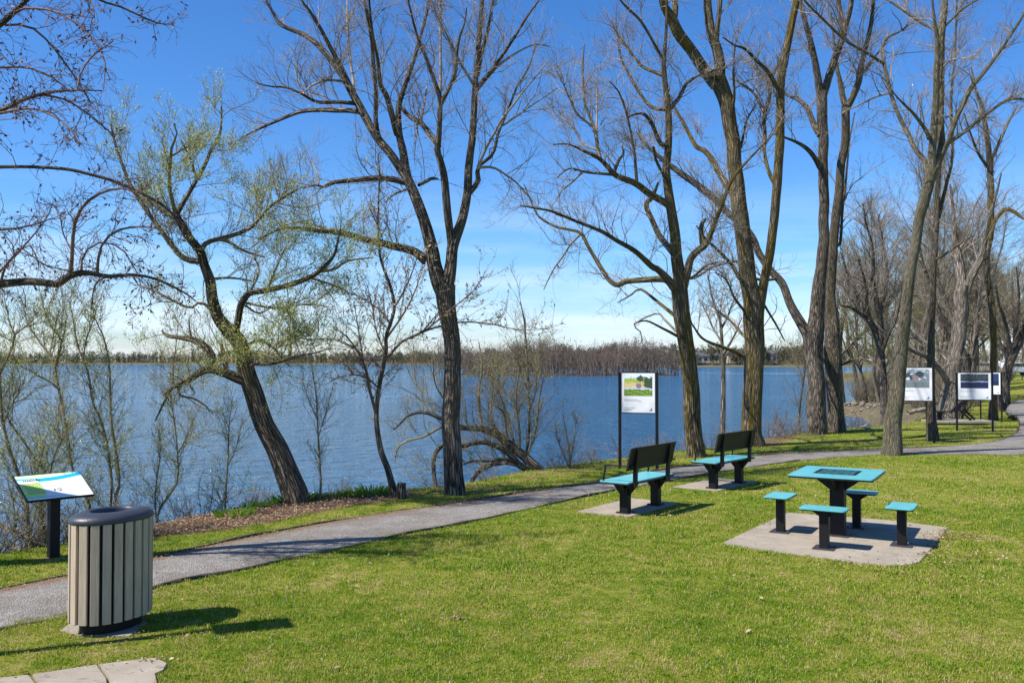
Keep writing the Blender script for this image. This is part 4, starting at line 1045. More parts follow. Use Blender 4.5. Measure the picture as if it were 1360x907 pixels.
# --- tall straight tree in the centre
T2 = [(0, [(604, 655, 15), (602, 630, 13.2), (600, 600, 13), (599, 560, 12.5), (600, 520, 12), (600, 470, 11.5), (597, 430, 11.5), (593, 400, 13), (590, 378, 14)]),
 (.5, [(590, 392, 11), (583, 375, 11), (577, 352, 9.5), (574, 334, 9), (563, 295, 8.5), (550, 257, 8), (541, 235, 7), (535, 202, 6.2), (530, 180, 5.4), (529, 155, 4.6), (531, 136, 4.2), (547, 88, 3), (560, 44, 2.4), (571, 0, 1.9), (582, -60, 1)]),
 (-1.2, [(530, 180, 5), (527, 178, 5), (517, 140, 4.4), (512, 125, 4), (505, 112, 3.6), (501, 77, 2.6), (494, 40, 2.2), (490, 0, 1.5), (488, -40, .8)]),
 (.6, [(541, 238, 7), (519, 205, 6.3), (499, 180, 6.2), (472, 132, 6), (455, 101, 5.4), (428, 66, 4.6), (406, 48, 3.7), (373, 33, 2.9), (362, 16, 2.2), (353, 0, 1.7), (345, -30, .9)]),
 (-.8, [(464, 114, 4.6), (452, 88, 4), (439, 64, 3.4), (424, 35, 2.8), (412, 16, 2.2), (400, 0, 1.8), (385, -40, .9)]),
 (-.9, [(505, 193, 4), (499, 160, 3.5), (499, 120, 3.4), (496, 85, 3.1), (492, 44, 2.8), (486, 12, 2.3), (480, -30, 1.4)]),
 (1.3, [(482, 150, 4), (465, 147, 4), (445, 147, 3.9), (428, 146, 3.8), (402, 148, 3.4), (377, 157, 2.7), (340, 173, 1.9), (322, 183, 1.3), (307, 195, .8)]),
 (-1.0, [(474, 138, 3.4), (450, 136, 3), (422, 136, 2.6), (404, 127, 2), (382, 117, 1.6), (358, 115, 1.2), (340, 110, .8)]),
 (-1.2, [(458, 108, 2.2), (433, 107, 1.9), (414, 114, 1.5), (406, 121, 1)]),
 (.4, [(404, 127, 1.8), (398, 110, 1.5), (390, 90, .9)]),
 (1.0, [(471, 122, 2.4), (466, 84, 2), (462, 44, 1.7), (461, 0, 1.3), (461, -30, .8)]),
 (-.6, [(541, 243, 5), (519, 238, 4.6), (497, 237, 4.2), (464, 240, 3.8), (442, 243, 3.2), (429, 249, 2.7), (420, 246, 2), (403, 250, 1)]),
 (.5, [(423, 247, 1.6), (422, 232, 1.3), (412, 212, .8)]),
 (-1.4, [(566, 347, 7.5), (555, 337, 6.6), (543, 332, 6), (525, 328, 5.6), (508, 323, 5.3), (485, 318, 4.8), (464, 312, 4.6), (440, 308, 4.2), (420, 306, 3.8), (398, 303, 2.8), (380, 303, 2.2), (363, 308, 1.7), (345, 318, .9)]),
 (.5, [(447, 308, 2.6), (425, 301, 2.2), (398, 295, 1.7), (370, 301, 1)]),
 (.9, [(592, 385, 10), (597, 366, 9), (600, 345, 8.6), (602, 325, 8.6), (614, 290, 7.2), (621, 257, 6.6), (622, 224, 6), (625, 200, 5.6), (628, 180, 5.4), (630, 132, 4.8), (633, 88, 4.3), (637, 44, 3.8), (640, 0, 3), (643, -50, 1.9), (644, -90, 1)]),
 (-1.0, [(600, 325, 7), (598, 310, 6), (594, 279, 6), (590, 237, 5.5), (585, 215, 5.2), (581, 200, 4.8), (583, 182, 4.2), (584, 155, 4), (584, 130, 3.8), (576, 106, 3.3), (566, 77, 2.8), (557, 57, 2.3), (549, 30, 1.7), (542, 0, 1.3), (538, -30, .8)]),
 (.7, [(584, 135, 2.7), (585, 100, 2.3), (585, 66, 2), (585, 0, 1.5), (585, -40, .9)]),
 (-.7, [(586, 138, 3.5), (592, 126, 3.3), (602, 104, 2.8), (606, 80, 2.2), (610, 51, 1.8), (617, 31, 1.2), (620, 10, .8)]),
 (.8, [(583, 195, 4.4), (572, 180, 4.2), (559, 163, 3.9), (545, 156, 3.5), (533, 143, 3), (528, 135, 2.4)]),
 (.4, [(559, 160, 2.2), (563, 140, 1.6), (568, 112, .9)]),
 (-.9, [(631, 122, 4), (640, 110, 3.6), (654, 93, 3), (668, 73, 2.6), (681, 53, 2.3), (703, 18, 1.7), (716, 0, 1.3), (730, -30, .8)]),
 (.9, [(636, 116, 2.8), (659, 90, 2.3), (672, 80, 2), (687, 70, 1.7), (709, 60, 1.2), (730, 62, .7)]),
 (.7, [(635, 100, 3), (640, 70, 2.8), (646, 48, 2.6), (652, 17, 2.2), (657, -10, 1.6), (662, -50, .9)]),
 (-.6, [(630, 115, 2.4), (620, 98, 2.1), (612, 86, 2), (601, 62, 1.7), (581, 22, 1.2), (573, 0, .8)]),
 (.5, [(624, 256, 4.4), (632, 246, 4.2), (636, 236, 4.2), (633, 224, 3), (642, 216, 2.7), (652, 208, 2.6), (658, 196, 2.4), (661, 180, 2.1), (667, 165, 1.9), (678, 138, 1.8), (687, 115, 1.6), (703, 88, 1.2), (712, 55, .8)]),
 (-.8, [(634, 226, 2.4), (645, 198, 2.2), (656, 178, 2), (665, 161, 1.9), (680, 142, 1.7), (694, 123, 1.4), (713, 100, 1.1), (731, 77, .7)]),
 (.6, [(668, 167, 1.7), (684, 156, 1.5), (698, 146, 1.3), (720, 131, 1), (740, 117, .7)]),
 (1.0, [(634, 224, 2.4), (646, 222, 2), (658, 224, 1.8), (671, 232, 1.5), (685, 242, 1.3), (697, 255, 1), (707, 268, .7)]),
 (.4, [(556, 246, 2.8), (562, 243, 2.5), (568, 240, 3), (574, 237, 2.2), (581, 238, 1.8)]),
 (-.5, [(554, 165, 2), (552, 190, .8)]),
 (.6, [(540, 252, 2.2), (528, 256, 1.8), (518, 262, 1.4), (511, 270, .8)])]
build_tree('poplar_tree', 'tall straight furrowed bare tree that forks in two, at the centre of the shore', 'tree', G(604, 655), traced(14.32, T2, seed=5),
   [C1(sp=.17, len=1.15, r=.0085, rmax=.06, zmin=3.2), C2(sp=.14, len=.6, r=.0045), C3(sp=.14, len=.3, r=.0031, rmin=.0018)], M['bark_dark'], M['twig_grey'],
   dict(mat=M['leaf_bud'], dens=.9, size=.03, asp=.4, clump=.6, **{'from': 1}, name='buds'), lump=.05, sides=24)

# --- third tree, left of the mossy pair, with long limbs over the water
T3 = [(0, [(925, 606, 13.5), (922, 585, 12), (919, 550, 12), (917, 500, 11), (910, 450, 11), (905, 420, 12), (904, 398, 11.5), (903, 372, 9.5), (898, 332, 8.8), (893, 288, 7.8), (887, 250, 6.8), (885, 225, 6), (887, 200, 5.6), (888, 160, 5.2), (886, 132, 4.8), (882, 100, 4), (882, 80, 3), (884, 50, 2.4), (886, 0, 1.9), (888, -60, 1)]),
 (-2.0, [(900, 398, 8), (895, 380, 6.4), (875, 359, 5), (866, 354, 4.6), (844, 334, 3.7), (822, 321, 3.3), (800, 308, 2.9), (767, 295, 2.4), (734, 281, 1.9), (712, 277, 1.5), (690, 273, .8)]),
 (1.6, [(898, 386, 6.5), (888, 374, 5.6), (880, 371, 5), (855, 372, 4.4), (831, 374, 4.1), (820, 379, 4), (809, 372, 3.6), (799, 357, 3.3), (789, 341, 3), (780, 325, 2.8), (771, 310, 2.5), (755, 305, 2.1), (738, 301, 1.9), (716, 288, 1.6), (703, 262, 1.1), (696, 245, .7)]),
 (1.0, [(771, 311, 1.8), (757, 326, 1.5), (748, 340, 1.3), (735, 358, 1.1), (722, 385, .7)]),
 (-1.5, [(893, 278, 6), (884, 270, 5.6), (862, 257, 5.2), (844, 244, 4.9), (822, 235, 4.4), (813, 229, 4), (796, 211, 3.2), (774, 200, 2.2), (755, 192, 1.5), (735, 192, .8)]),
 (-1.0, [(815, 232, 2.8), (800, 231, 2.2), (778, 229, 1.9), (756, 224, 1.4), (740, 236, .9)]),
 (.8, [(772, 230, 1.7), (758, 244, 1.4), (747, 253, 1.2), (733, 275, .7)]),
 (.6, [(815, 230, 3), (822, 213, 2.5), (828, 204, 1.9), (826, 195, 1.2)]),
 (1.2, [(798, 213, 3), (794, 199, 2.8), (791, 176, 2.7), (783, 154, 2.4), (776, 132, 1.9), (774, 88, 1.4), (776, 60, .8)]),
 (-.8, [(787, 168, 1.9), (767, 152, 1.7), (756, 130, 1.4), (748, 112, 1.1), (740, 95, .7)]),
 (.7, [(793, 199, 2), (782, 196, 1.7), (771, 188, 1.6), (758, 165, 1.4), (734, 152, 1.1), (712, 141, .7)]),
 (.3, [(792, 178, 1.6), (793, 140, 1.4), (792, 99, .8)]),
 (-.6, [(846, 244, 2.6), (844, 220, 2.3), (842, 200, 2.1), (833, 154, 1.7), (822, 123, 1.3), (809, 108, .8)]),
 (.9, [(899, 342, 5.5), (889, 330, 5), (877, 315, 4.5), (866, 293, 4), (859, 278, 4), (860, 268, 3.8), (866, 264, 3.2), (870, 254, 2.6), (874, 243, 1.8)]),
 (-1.2, [(908, 380, 7), (913, 363, 6), (917, 345, 5.6), (925, 335, 5.4), (935, 327, 5.4), (939, 322, 4.6), (945, 308, 4), (950, 295, 3.6), (961, 266, 3), (967, 250, 2.7), (975, 235, 2.4), (990, 217, 1.9), (1006, 200, 1.4), (1028, 178, .8)]),
 (.3, [(934, 328, 4.6), (931, 312, 3.8), (932, 298, 3.2), (937, 291, 2.2)]),
 (.8, [(882, 102, 3), (877, 99, 2.9), (855, 90, 2.4), (843, 77, 2.1), (833, 64, 1.9), (818, 42, 1.3), (812, 28, .8)]),
 (-.9, [(883, 82, 2.6), (877, 73, 2.4), (862, 46, 2.3), (849, 26, 2.2), (831, 9, 1.8), (818, -6, 1.2), (800, -20, .7)]),
 (1.2, [(887, 146, 3.4), (866, 143, 2.8), (851, 126, 2.5), (842, 112, 2.3), (835, 99, 2.1), (824, 75, 1.6), (820, 48, 1.1), (818, 25, .7)]),
 (-1.0, [(888, 193, 4), (877, 190, 3.5), (866, 165, 3), (855, 152, 2.3), (844, 152, 1.6), (834, 156, .9)]),
 (.8, [(889, 146, 3.6), (902, 130, 3), (908, 118, 2.7), (915, 108, 2.4), (932, 99, 1.8), (950, 93, 1.3), (966, 90, .8)]),
 (-.7, [(906, 372, 2.5), (920, 368, 2), (940, 352, 1.5), (962, 347, .9)]),
 (-.6, [(886, 240, 2.6), (872, 215, 2.2), (868, 195, 1.6)]),
 (.9, [(897, 420, 3), (870, 398, 2.3), (850, 384, 1.8), (838, 392, 1.3), (820, 402, .7)]),
 (-.9, [(899, 446, 2.6), (878, 435, 1.9), (858, 426, 1.3), (842, 430, .7)]),
 (.7, [(898, 440, 2), (882, 424, 1.7), (872, 416, 1.5), (842, 431, 1), (851, 441, .9), (852, 455, .5)])]
build_tree('maple_tree', 'bare tree with long crooked limbs reaching left over the water, beside the farther bench', 'tree', G(925, 606), traced(19.85, T3, seed=8),
   [C1(sp=.18, len=1.3, r=.010, rmax=.09, zmin=3.2, wig=.22, drift=.22), C2(sp=.15, len=.7, wig=.22, r=.006), C3(sp=.14, len=.34, r=.0042, rmin=.0022)], M['bark_moss'], M['twig_grey'], lump=.05, sides=20)

# --- thickest mossy twin-trunked tree
T4 = [(0, [(1001, 591, 16), (998, 575, 14), (999, 535, 13.5), (1001, 490, 13), (1002, 450, 13), (1001, 415, 14), (997, 392, 12), (992, 354, 11.4), (987, 310, 10.6), (981, 266, 10.4), (977, 222, 10), (974, 198, 10), (968, 154, 9.8), (960, 122, 11), (953, 104, 12)]),
 (.8, [(954, 110, 9), (956, 88, 8.2), (952, 64, 7.8), (944, 44, 7), (940, 10, 6.5), (938, -30, 5.5), (936, -80, 4), (934, -130, 2)]),
 (-1.4, [(952, 112, 10), (936, 94, 8.8), (920, 70, 8.2), (902, 46, 8.6), (892, 24, 8), (882, 8, 6), (877, -10, 5), (870, -50, 4), (864, -110, 2)]),
 (.6, [(895, 30, 5), (897, 10, 4.5), (897, -20, 3.5), (900, -70, 1.6)]),
 (-.5, [(951, 58, 4.2), (953, 33, 3.8), (957, 0, 3.4), (961, -50, 2.2), (964, -100, 1)]),
 (-1.0, [(1005, 425, 9), (1010, 400, 7.6), (1014, 376, 6.8), (1023, 332, 6.6), (1028, 288, 6.6), (1032, 244, 6.8), (1035, 200, 6.6), (1036, 176, 6.4), (1037, 110, 6.2), (1043, 77, 6), (1051, 33, 5.5), (1058, 0, 5), (1066, -60, 3.6), (1070, -120, 1.6)]),
 (.9, [(1030, 245, 4), (1024, 235, 3.3), (1019, 222, 2.9), (1015, 200, 2.7), (1016, 176, 2.7), (1015, 154, 2.6), (1022, 130, 2.5), (1024, 106, 2.2), (1036, 82, 1.7), (1046, 60, 1)]),
 (-1.1, [(1034, 120, 3.4), (1021, 97, 2.9), (1008, 84, 2.6), (990, 66, 2.1), (975, 60, 1.5), (960, 50, .8)]),
 (.9, [(1015, 150, 2.6), (1001, 124, 2), (981, 110, 1.4), (968, 104, .8)]),
 (1.3, [(977, 262, 5.6), (970, 253, 5.2), (961, 240, 4.8), (946, 213, 4.2), (935, 200, 3.7), (924, 194, 3.2), (910, 168, 2.7), (896, 143, 1.9), (885, 120, 1)]),
 (-1.1, [(988, 372, 3.2), (982, 370, 3), (972, 352, 2.8), (953, 332, 2.3), (938, 318, 1.7), (925, 300, .9)]),
 (1.0, [(985, 350, 2.3), (977, 347, 2), (948, 354, 1.8), (922, 370, 1.4), (905, 368, .8)]),
 (-1.0, [(992, 476, 3.3), (987, 473, 3), (964, 462, 2.5), (935, 451, 1.9), (921, 433, 1.4), (912, 418, .8)]),
 (.9, [(991, 448, 2.8), (986, 444, 2.5), (968, 424, 2), (953, 413, 1.5), (944, 400, .8)]),
 (-.8, [(990, 415, 2.4), (975, 395, 1.9), (965, 372, 1.4), (950, 362, .8)]),
 (.9, [(1012, 400, 2), (1030, 430, 1.6), (1042, 452, .8)]),
 (.7, [(975, 215, 3), (985, 190, 2.3), (992, 160, 1.6), (1003, 140, .9)]),
 (-.8, [(969, 160, 3), (975, 130, 2.4), (974, 95, 1.8), (976, 60, 1)])]
build_tree('maple_tree', 'thickest mossy tree with a thinner second stem on its right, behind the farther bench', 'tree', G(1001, 591), traced(22.4, T4, seed=11),
   [C1(sp=.24, len=1.7, r=.013, rmax=.10, zmin=2.6, wig=.2), C2(sp=.18, len=.8, r=.0068), C3(sp=.16, len=.38, r=.0046, rmin=.0025)], M['bark_moss'], M['twig_grey'], lump=.06, sides=26)

T5 = [(0, [(1086, 576, 13.5), (1085, 555, 12.5), (1084, 532, 13), (1084, 500, 11.5), (1081, 470, 11.5), (1081, 450, 13), (1085, 422, 10.6), (1086, 395, 10), (1091, 354, 8.6), (1094, 310, 7.8), (1094, 266, 7.2), (1093, 222, 7.2), (1093, 180, 7.6), (1092, 150, 7.8), (1091, 122, 8)]),
 (-.9, [(1090, 128, 6), (1085, 99, 5.2), (1079, 66, 4.6), (1070, 33, 4), (1063, 0, 3.1), (1057, -50, 2), (1052, -90, 1)]),
 (1.0, [(1093, 128, 6.5), (1102, 99, 5.6), (1113, 66, 5.1), (1120, 44, 5.4), (1117, 22, 4), (1113, 0, 3.5), (1110, -60, 2.2), (1108, -110, 1)]),
 (-.8, [(1119, 45, 4.6), (1126, 26, 4), (1131, 0, 3.8), (1138, -50, 2.4), (1142, -100, 1)]),
 (1.5, [(1078, 456, 9), (1070, 440, 7.8), (1056, 417, 6.7), (1048, 400, 6.2), (1038, 376, 6), (1023, 359, 5.7), (1008, 337, 5.5), (1000, 317, 5.2), (985, 298, 5), (968, 284, 5), (946, 262, 5), (924, 244, 4.9), (898, 226, 4.4), (875, 208, 3.2), (855, 190, 1.8), (845, 175, .9)]),
 (-1.2, [(1089, 222, 4.8), (1083, 211, 4), (1074, 200, 3.5), (1060, 190, 2.6), (1040, 182, 1.5), (1025, 178, .8)]),
 (1.1, [(1089, 180, 5), (1082, 168, 4.6), (1072, 144, 3.9), (1060, 133, 3.1), (1045, 126, 2.4), (1025, 112, 1.6), (1008, 96, .8)]),
 (-.9, [(1032, 370, 2.6), (1012, 372, 2), (990, 365, 1.2)]),
 (.8, [(1079, 500, 2), (1070, 470, 1.4), (1066, 440, .8)])]
build_tree('maple_tree', 'dark left trunk of the close pair, with a long limb slanting up to the left', 'tree', G(1086, 576), traced(26.0, T5, seed=13),
   [C1(sp=.27, len=1.9, r=.019, rmax=.10, zmin=3.0), C2(sp=.18, len=.85, r=.008), C3(sp=.16, len=.4, r=.0052, rmin=.0028)], M['bark_dark'], M['twig_grey'], lump=.07, sides=22)
T6 = [(0, [(1112, 574, 12.8), (1110, 555, 11.5), (1109, 530, 10.8), (1107, 495, 10.8), (1106, 466, 11.2), (1105, 430, 9.6), (1103, 398, 7.8), (1105, 354, 7.2), (1108, 310, 6.9), (1113, 266, 6.6), (1117, 222, 6.2), (1121, 200, 6.1), (1123, 170, 6.2), (1124, 140, 6.3)]),
 (.6, [(1124, 145, 5), (1119, 128, 4.4), (1116, 110, 3.7), (1111, 88, 2.8), (1108, 60, 2), (1104, 20, 1.2)]),
 (-.9, [(1125, 143, 5.4), (1132, 130, 5.1), (1140, 110, 5), (1142, 96, 5), (1147, 75, 3.6), (1153, 50, 3.4), (1158, 26, 3), (1160, 0, 2.5), (1163, -50, 1.5)]),
 (.8, [(1144, 98, 3.4), (1150, 92, 2.6), (1165, 72, 1.6), (1180, 55, .8)]),
 (.7, [(1110, 325, 3), (1116, 322, 2.2), (1119, 277, 2), (1123, 244, 1.8), (1128, 190, 1.2), (1135, 150, .8)]),
 (-1.0, [(1116, 484, 2), (1120, 484, 1.8), (1131, 478, 1.6), (1140, 477, 1)])]
build_tree('maple_tree', 'mossy right one of the close pair of trunks, forking high up', 'tree', G(1112, 574), traced(26.9, T6, seed=14),
   [C1(sp=.26, len=1.9, r=.019, rmax=.10, zmin=4.0), C2(sp=.18, len=.85, r=.008), C3(sp=.16, len=.4, r=.0052, rmin=.0028)], M['bark_moss_soft'], M['twig_grey'], lump=.04, sides=22)
T7 = [(-.4, [(1184, 604, 14.5), (1185, 588, 12.8), (1186, 565, 11.8), (1190, 530, 10.6), (1194, 490, 9.4), (1199, 446, 9), (1204, 402, 8.2), (1209, 365, 8), (1214, 332, 7.6), (1222, 288, 7.5), (1227, 270, 8.5), (1234, 240, 8), (1240, 222, 8)]),
 (.5, [(1242, 224, 6), (1250, 200, 6), (1249, 170, 5.6), (1248, 132, 5.4), (1247, 100, 6), (1248, 66, 6.2), (1250, 44, 6.4), (1253, 22, 5), (1255, 0, 4.4), (1257, -50, 3), (1259, -100, 1.4)]),
 (-.6, [(1238, 232, 6), (1238, 200, 6), (1241, 165, 5.2), (1243, 130, 4.6), (1244, 95, 4.6), (1245, 60, 3.6), (1240, 20, 2), (1236, -30, 1)]),
 (-1.6, [(1245, 214, 4.4), (1252, 204, 3.8), (1258, 192, 3.5), (1265, 172, 3.4), (1272, 154, 3.3), (1289, 119, 3.3), (1305, 99, 3), (1325, 72, 2.8), (1344, 44, 2.4), (1360, 18, 2), (1380, -30, 1)]),
 (1.2, [(1252, 197, 3.4), (1260, 190, 3), (1280, 176, 2.9), (1307, 154, 2.5), (1331, 137, 2.3), (1345, 132, 1.9), (1375, 132, 1)]),
 (1.4, [(1236, 236, 5), (1231, 224, 4.2), (1227, 213, 4), (1214, 196, 3.6), (1205, 176, 3.2), (1196, 159, 3), (1188, 140, 3), (1183, 123, 2.9), (1174, 84, 2.8), (1172, 62, 2.4), (1179, 50, 2), (1197, 41, 1.5), (1219, 24, .8)]),
 (-1.2, [(1175, 86, 2.4), (1150, 70, 2.3), (1122, 53, 2.3), (1095, 28, 1.9), (1073, 6, 1.5), (1058, -12, 1)]),
 (-.9, [(1234, 185, 3.2), (1230, 174, 3), (1214, 152, 2.5), (1203, 141, 2), (1192, 130, 1.4), (1184, 120, .8)]),
 (.9, [(1247, 46, 3.2), (1238, 37, 2.8), (1228, 33, 2.5), (1201, 15, 2), (1179, 0, 1.5), (1160, -14, .9)]),
 (-.7, [(1254, 36, 2.3), (1260, 30, 2), (1280, 11, 1.6), (1300, 0, 1.1), (1320, -4, .7)]),
 (-.7, [(1250, 92, 1.8), (1256, 86, 1.6), (1267, 79, 1.3), (1300, 77, .8)]),
 (.9, [(1184, 124, 1.8), (1165, 128, 1.5), (1140, 140, 1.2), (1118, 150, .7)])]
build_tree('maple_tree', 'smooth pale trunk leaning right, standing in the lawn at the edge of the path', 'tree', G(1184, 604), traced(20.2, T7, seed=17),
   [C1(sp=.22, len=1.3, r=.014, rmax=.085, zmin=4.2, wig=.2), C2(sp=.15, len=.65, r=.006), C3(sp=.13, len=.32, r=.0042, rmin=.0022)], M['bark_smooth'], M['twig_grey'], lump=.03, sides=22)
T8 = [(0, [(1239, 586, 9), (1237, 560, 7.6), (1236, 534, 7), (1236, 500, 6), (1237, 446, 5), (1238, 400, 4.9), (1241, 332, 4.7), (1243, 300, 4.6), (1245, 266, 4.5), (1246, 240, 3.8), (1249, 200, 3), (1251, 160, 2.3), (1253, 110, 1.6), (1254, 60, 1)]),
 (.9, [(1246, 290, 3.4), (1252, 266, 2.8), (1258, 240, 2.5), (1264, 215, 2.4), (1265, 170, 2.2), (1263, 132, 2), (1268, 80, 1.7), (1270, 20, 1.3), (1272, -30, .8)]),
 (-1.0, [(1240, 345, 2.4), (1252, 340, 2), (1275, 324, 1.6), (1295, 312, 1)]),
 (.8, [(1238, 415, 2.2), (1225, 396, 1.8), (1210, 392, 1)])]
build_tree('maple_tree', 'slim straight dark trunk right beside the post of the photo sign with people', 'tree', G(1239, 586), traced(23.9, T8, seed=19),
   [C1(sp=.22, len=1.6, r=.014, rmax=.08, zmin=3.0), C2(sp=.16, len=.7, r=.007), C3(sp=.13, len=.32, r=.0042)], M['bark_moss_soft'], M['twig_grey'], lump=.03, sides=16)
T9 = [(0, [(1257, 560, 17), (1257, 552, 14), (1261, 530, 12), (1265, 505, 10.5), (1268, 480, 9.5), (1273, 450, 9.5), (1276, 424, 9.5), (1277, 395, 9), (1279, 380, 9)]),
 (1.0, [(1276, 388, 7), (1276, 365, 6.5), (1273, 340, 5.5), (1268, 315, 4), (1266, 280, 2.6), (1262, 245, 1.4)]),
 (-1.2, [(1282, 390, 7), (1287, 376, 6), (1295, 358, 5.6), (1303, 342, 5), (1308, 322, 4), (1312, 298, 3), (1322, 262, 2), (1330, 230, 1)]),
 (-1.0, [(1264, 520, 5), (1254, 500, 4.4), (1238, 480, 4), (1222, 470, 3.4), (1208, 464, 2.6), (1195, 452, 1.6)]),
 (1.0, [(1268, 488, 4), (1256, 476, 3.6), (1245, 464, 3), (1228, 456, 2.3), (1210, 446, 1.2)])]
build_tree('willow_tree', 'massive old leaning tree with pale shaggy bark behind the incline bench', 'tree', P(1257, 558, 33.5), traced(33.5, T9, seed=21),
   [C1(sp=.32, len=2.2, r=.024, rmax=.16, zmin=1.5, wig=.22), C2(sp=.22, len=1.0, r=.01), C3(sp=.18, len=.45, r=.006)], M['bark_old'], M['twig_grey'], lump=.09, sides=22)
T9b = [(0, [(1270, 556, 9), (1276, 535, 8.5), (1283, 512, 8), (1282, 490, 7.6), (1274, 464, 8), (1263, 440, 6.4), (1254, 427, 5.4), (1247, 417, 4.8), (1241, 400, 4.2), (1236, 380, 3.2), (1226, 350, 2), (1220, 320, 1)]),
 (1.0, [(1284, 495, 5), (1290, 470, 4), (1296, 440, 3.2), (1300, 400, 2.2), (1306, 360, 1.1)])]
build_tree('maple_tree', 'dark trunk bending sharply up to the left, just behind the lake picture sign', 'tree', P(1270, 556, 34.6), traced(34.6, T9b, seed=23),
   [C1(sp=.32, len=2.2, r=.022, rmax=.16, zmin=1.8), C2(sp=.22, len=1.0, r=.01), C3(sp=.18, len=.45, r=.006)], M['bark_dark'], M['twig_grey'], lump=.06, sides=16)
T10 = [(0, [(1319, 554, 7.5), (1319, 535, 5.8), (1319, 512, 5.2), (1319, 446, 5), (1317, 402, 4.6), (1312, 376, 4.6), (1310, 343, 4.9), (1315, 310, 5), (1316, 266, 5), (1315, 222, 4.5), (1313, 200, 4.2), (1309, 170, 3.6), (1304, 143, 2.9), (1296, 119, 2), (1290, 90, 1)]),
 (-1.2, [(1317, 305, 3.8), (1322, 293, 3.4), (1333, 279, 3.1), (1342, 279, 3), (1349, 283, 2.8), (1358, 290, 1.8), (1372, 296, 1)]),
 (1.2, [(1315, 215, 3), (1325, 195, 2.6), (1338, 165, 1.9), (1352, 140, 1.1)]),
 (-.9, [(1314, 225, 2.6), (1300, 205, 2.1), (1290, 180, 1.4), (1280, 150, .8)])]
build_tree('maple_tree', 'slender upright trunk covered in yellow moss behind the two right hand signs', 'tree', P(1319, 554, 34.5), traced(34.5, T10, seed=25),
   [C1(sp=.30, len=2.0, r=.02, rmax=.12, zmin=3.0), C2(sp=.2, len=.9, r=.009), C3(sp=.17, len=.42, r=.0055)], M['bark_moss'], M['twig_grey'], lump=.04, sides=14)
T11 = [(0, [(1333, 533, 9), (1334, 515, 7.2), (1338, 490, 6.8), (1344, 474, 6.6), (1350, 462, 5.6), (1356, 450, 5), (1362, 430, 4.2), (1368, 400, 3.2), (1376, 360, 1.8), (1380, 330, 1)]),
 (1.4, [(1341, 478, 5.6), (1334, 466, 4.6), (1326, 454, 3.8), (1322, 437, 3.2), (1318, 415, 2.2), (1310, 390, 1.1)]),
 (-1.4, [(1343, 474, 4), (1340, 452, 3.2), (1334, 424, 2.6), (1326, 400, 2), (1322, 370, 1)]),
 (.9, [(1347, 468, 4), (1348, 440, 3), (1345, 410, 2.3), (1344, 370, 1.3)]),
 (-1.0, [(1353, 456, 3.8), (1350, 430, 2.8), (1353, 395, 2), (1350, 355, 1.1)])]
build_tree('maple_tree', 'low spreading dark tree with fanning limbs at the right edge by the path bend', 'tree', P(1333, 533, 45), traced(45, T11, seed=27),
   [C1(sp=.36, len=2.6, r=.03, rmax=.2, zmin=2.0), C2(sp=.26, len=1.2, r=.013), C3(sp=.22, len=.5, r=.008)], M['bark_dark'], M['twig_far'], lump=.05, sides=14)
T12 = [(0, [(1175, 553, 6.5), (1174, 535, 5.3), (1174, 512, 5), (1172, 485, 5), (1169, 462, 5.6), (1165, 445, 5.6), (1157, 430, 4.8), (1150, 420, 4.3), (1144, 408, 3.7), (1135, 386, 2.8), (1124, 359, 1.9), (1118, 335, 1)]),
 (-1.4, [(1169, 458, 4.6), (1170, 440, 4.5), (1168, 424, 4.3), (1164, 398, 3.9), (1160, 376, 3.4), (1159, 332, 2.3), (1150, 295, 1.3), (1146, 270, .8)]),
 (1.2, [(1167, 420, 3.6), (1174, 395, 3), (1178, 360, 2.4), (1172, 320, 1.8), (1166, 285, 1)]),
 (-1.3, [(1153, 424, 3.4), (1140, 415, 2.6), (1128, 408, 2), (1112, 405, 1.2)]),
 (1.0, [(1147, 414, 3), (1133, 400, 2.4), (1124, 385, 2), (1115, 365, 1.1)]),
 (-.8, [(1160, 436, 3.2), (1152, 410, 2.6), (1150, 380, 2), (1140, 345, 1.2)]),
 (1.4, [(1172, 495, 2.4), (1166, 489, 2.1), (1157, 481, 1.9), (1141, 476, 1.7), (1130, 480, 1.4), (1119, 484, 1)]),
 (-1.2, [(1171, 470, 3), (1178, 450, 2.4), (1190, 425, 1.8), (1196, 395, 1)])]
build_tree('maple_tree', 'dark multi limbed tree fanning upwards between the close pair and the smooth leaning trunk', 'tree', P(1175, 553, 35), traced(35, T12, seed=29),
   [C1(sp=.24, len=2.3, r=.024, rmax=.16, zmin=2.4, up=.4), C2(sp=.19, len=1.0, r=.011), C3(sp=.17, len=.45, r=.007)], M['bark_dark'], M['twig_grey'], lump=.05, sides=14)
T13 = [(0, [(959, 578, 5), (960, 560, 4), (960.5, 532, 3.6), (960.5, 488, 3.3), (959, 462, 2.8), (957, 429, 2.2), (951, 411, 1.7), (945, 392, 1.2), (940, 365, .7)]),
 (.8, [(958, 436, 2), (966, 422, 1.6), (972, 405, 1.2), (984, 380, .7)]),
 (-.8, [(960, 470, 2), (968, 458, 1.6), (978, 440, 1), (985, 422, .6)]), (.8, [(959, 455, 1.8), (948, 438, 1.5), (938, 415, 1.1), (928, 398, .6)]), (.5, [(957, 430, 1.6), (957, 405, 1.2), (962, 378, .7)])]
build_tree('birch_tree', 'slender pale grey young tree on the bank between the two mossy trunks', 'tree', P(959, 576, 25.2), traced(25.2, T13, seed=31),
   [C1(sp=.16, len=.9, r=.011, rmax=.05, zmin=2.3), C2(sp=.13, len=.45, r=.006), C3(sp=.11, len=.22, r=.004)], M['bark_old'], M['twig_grey'], lump=.02, sides=12)

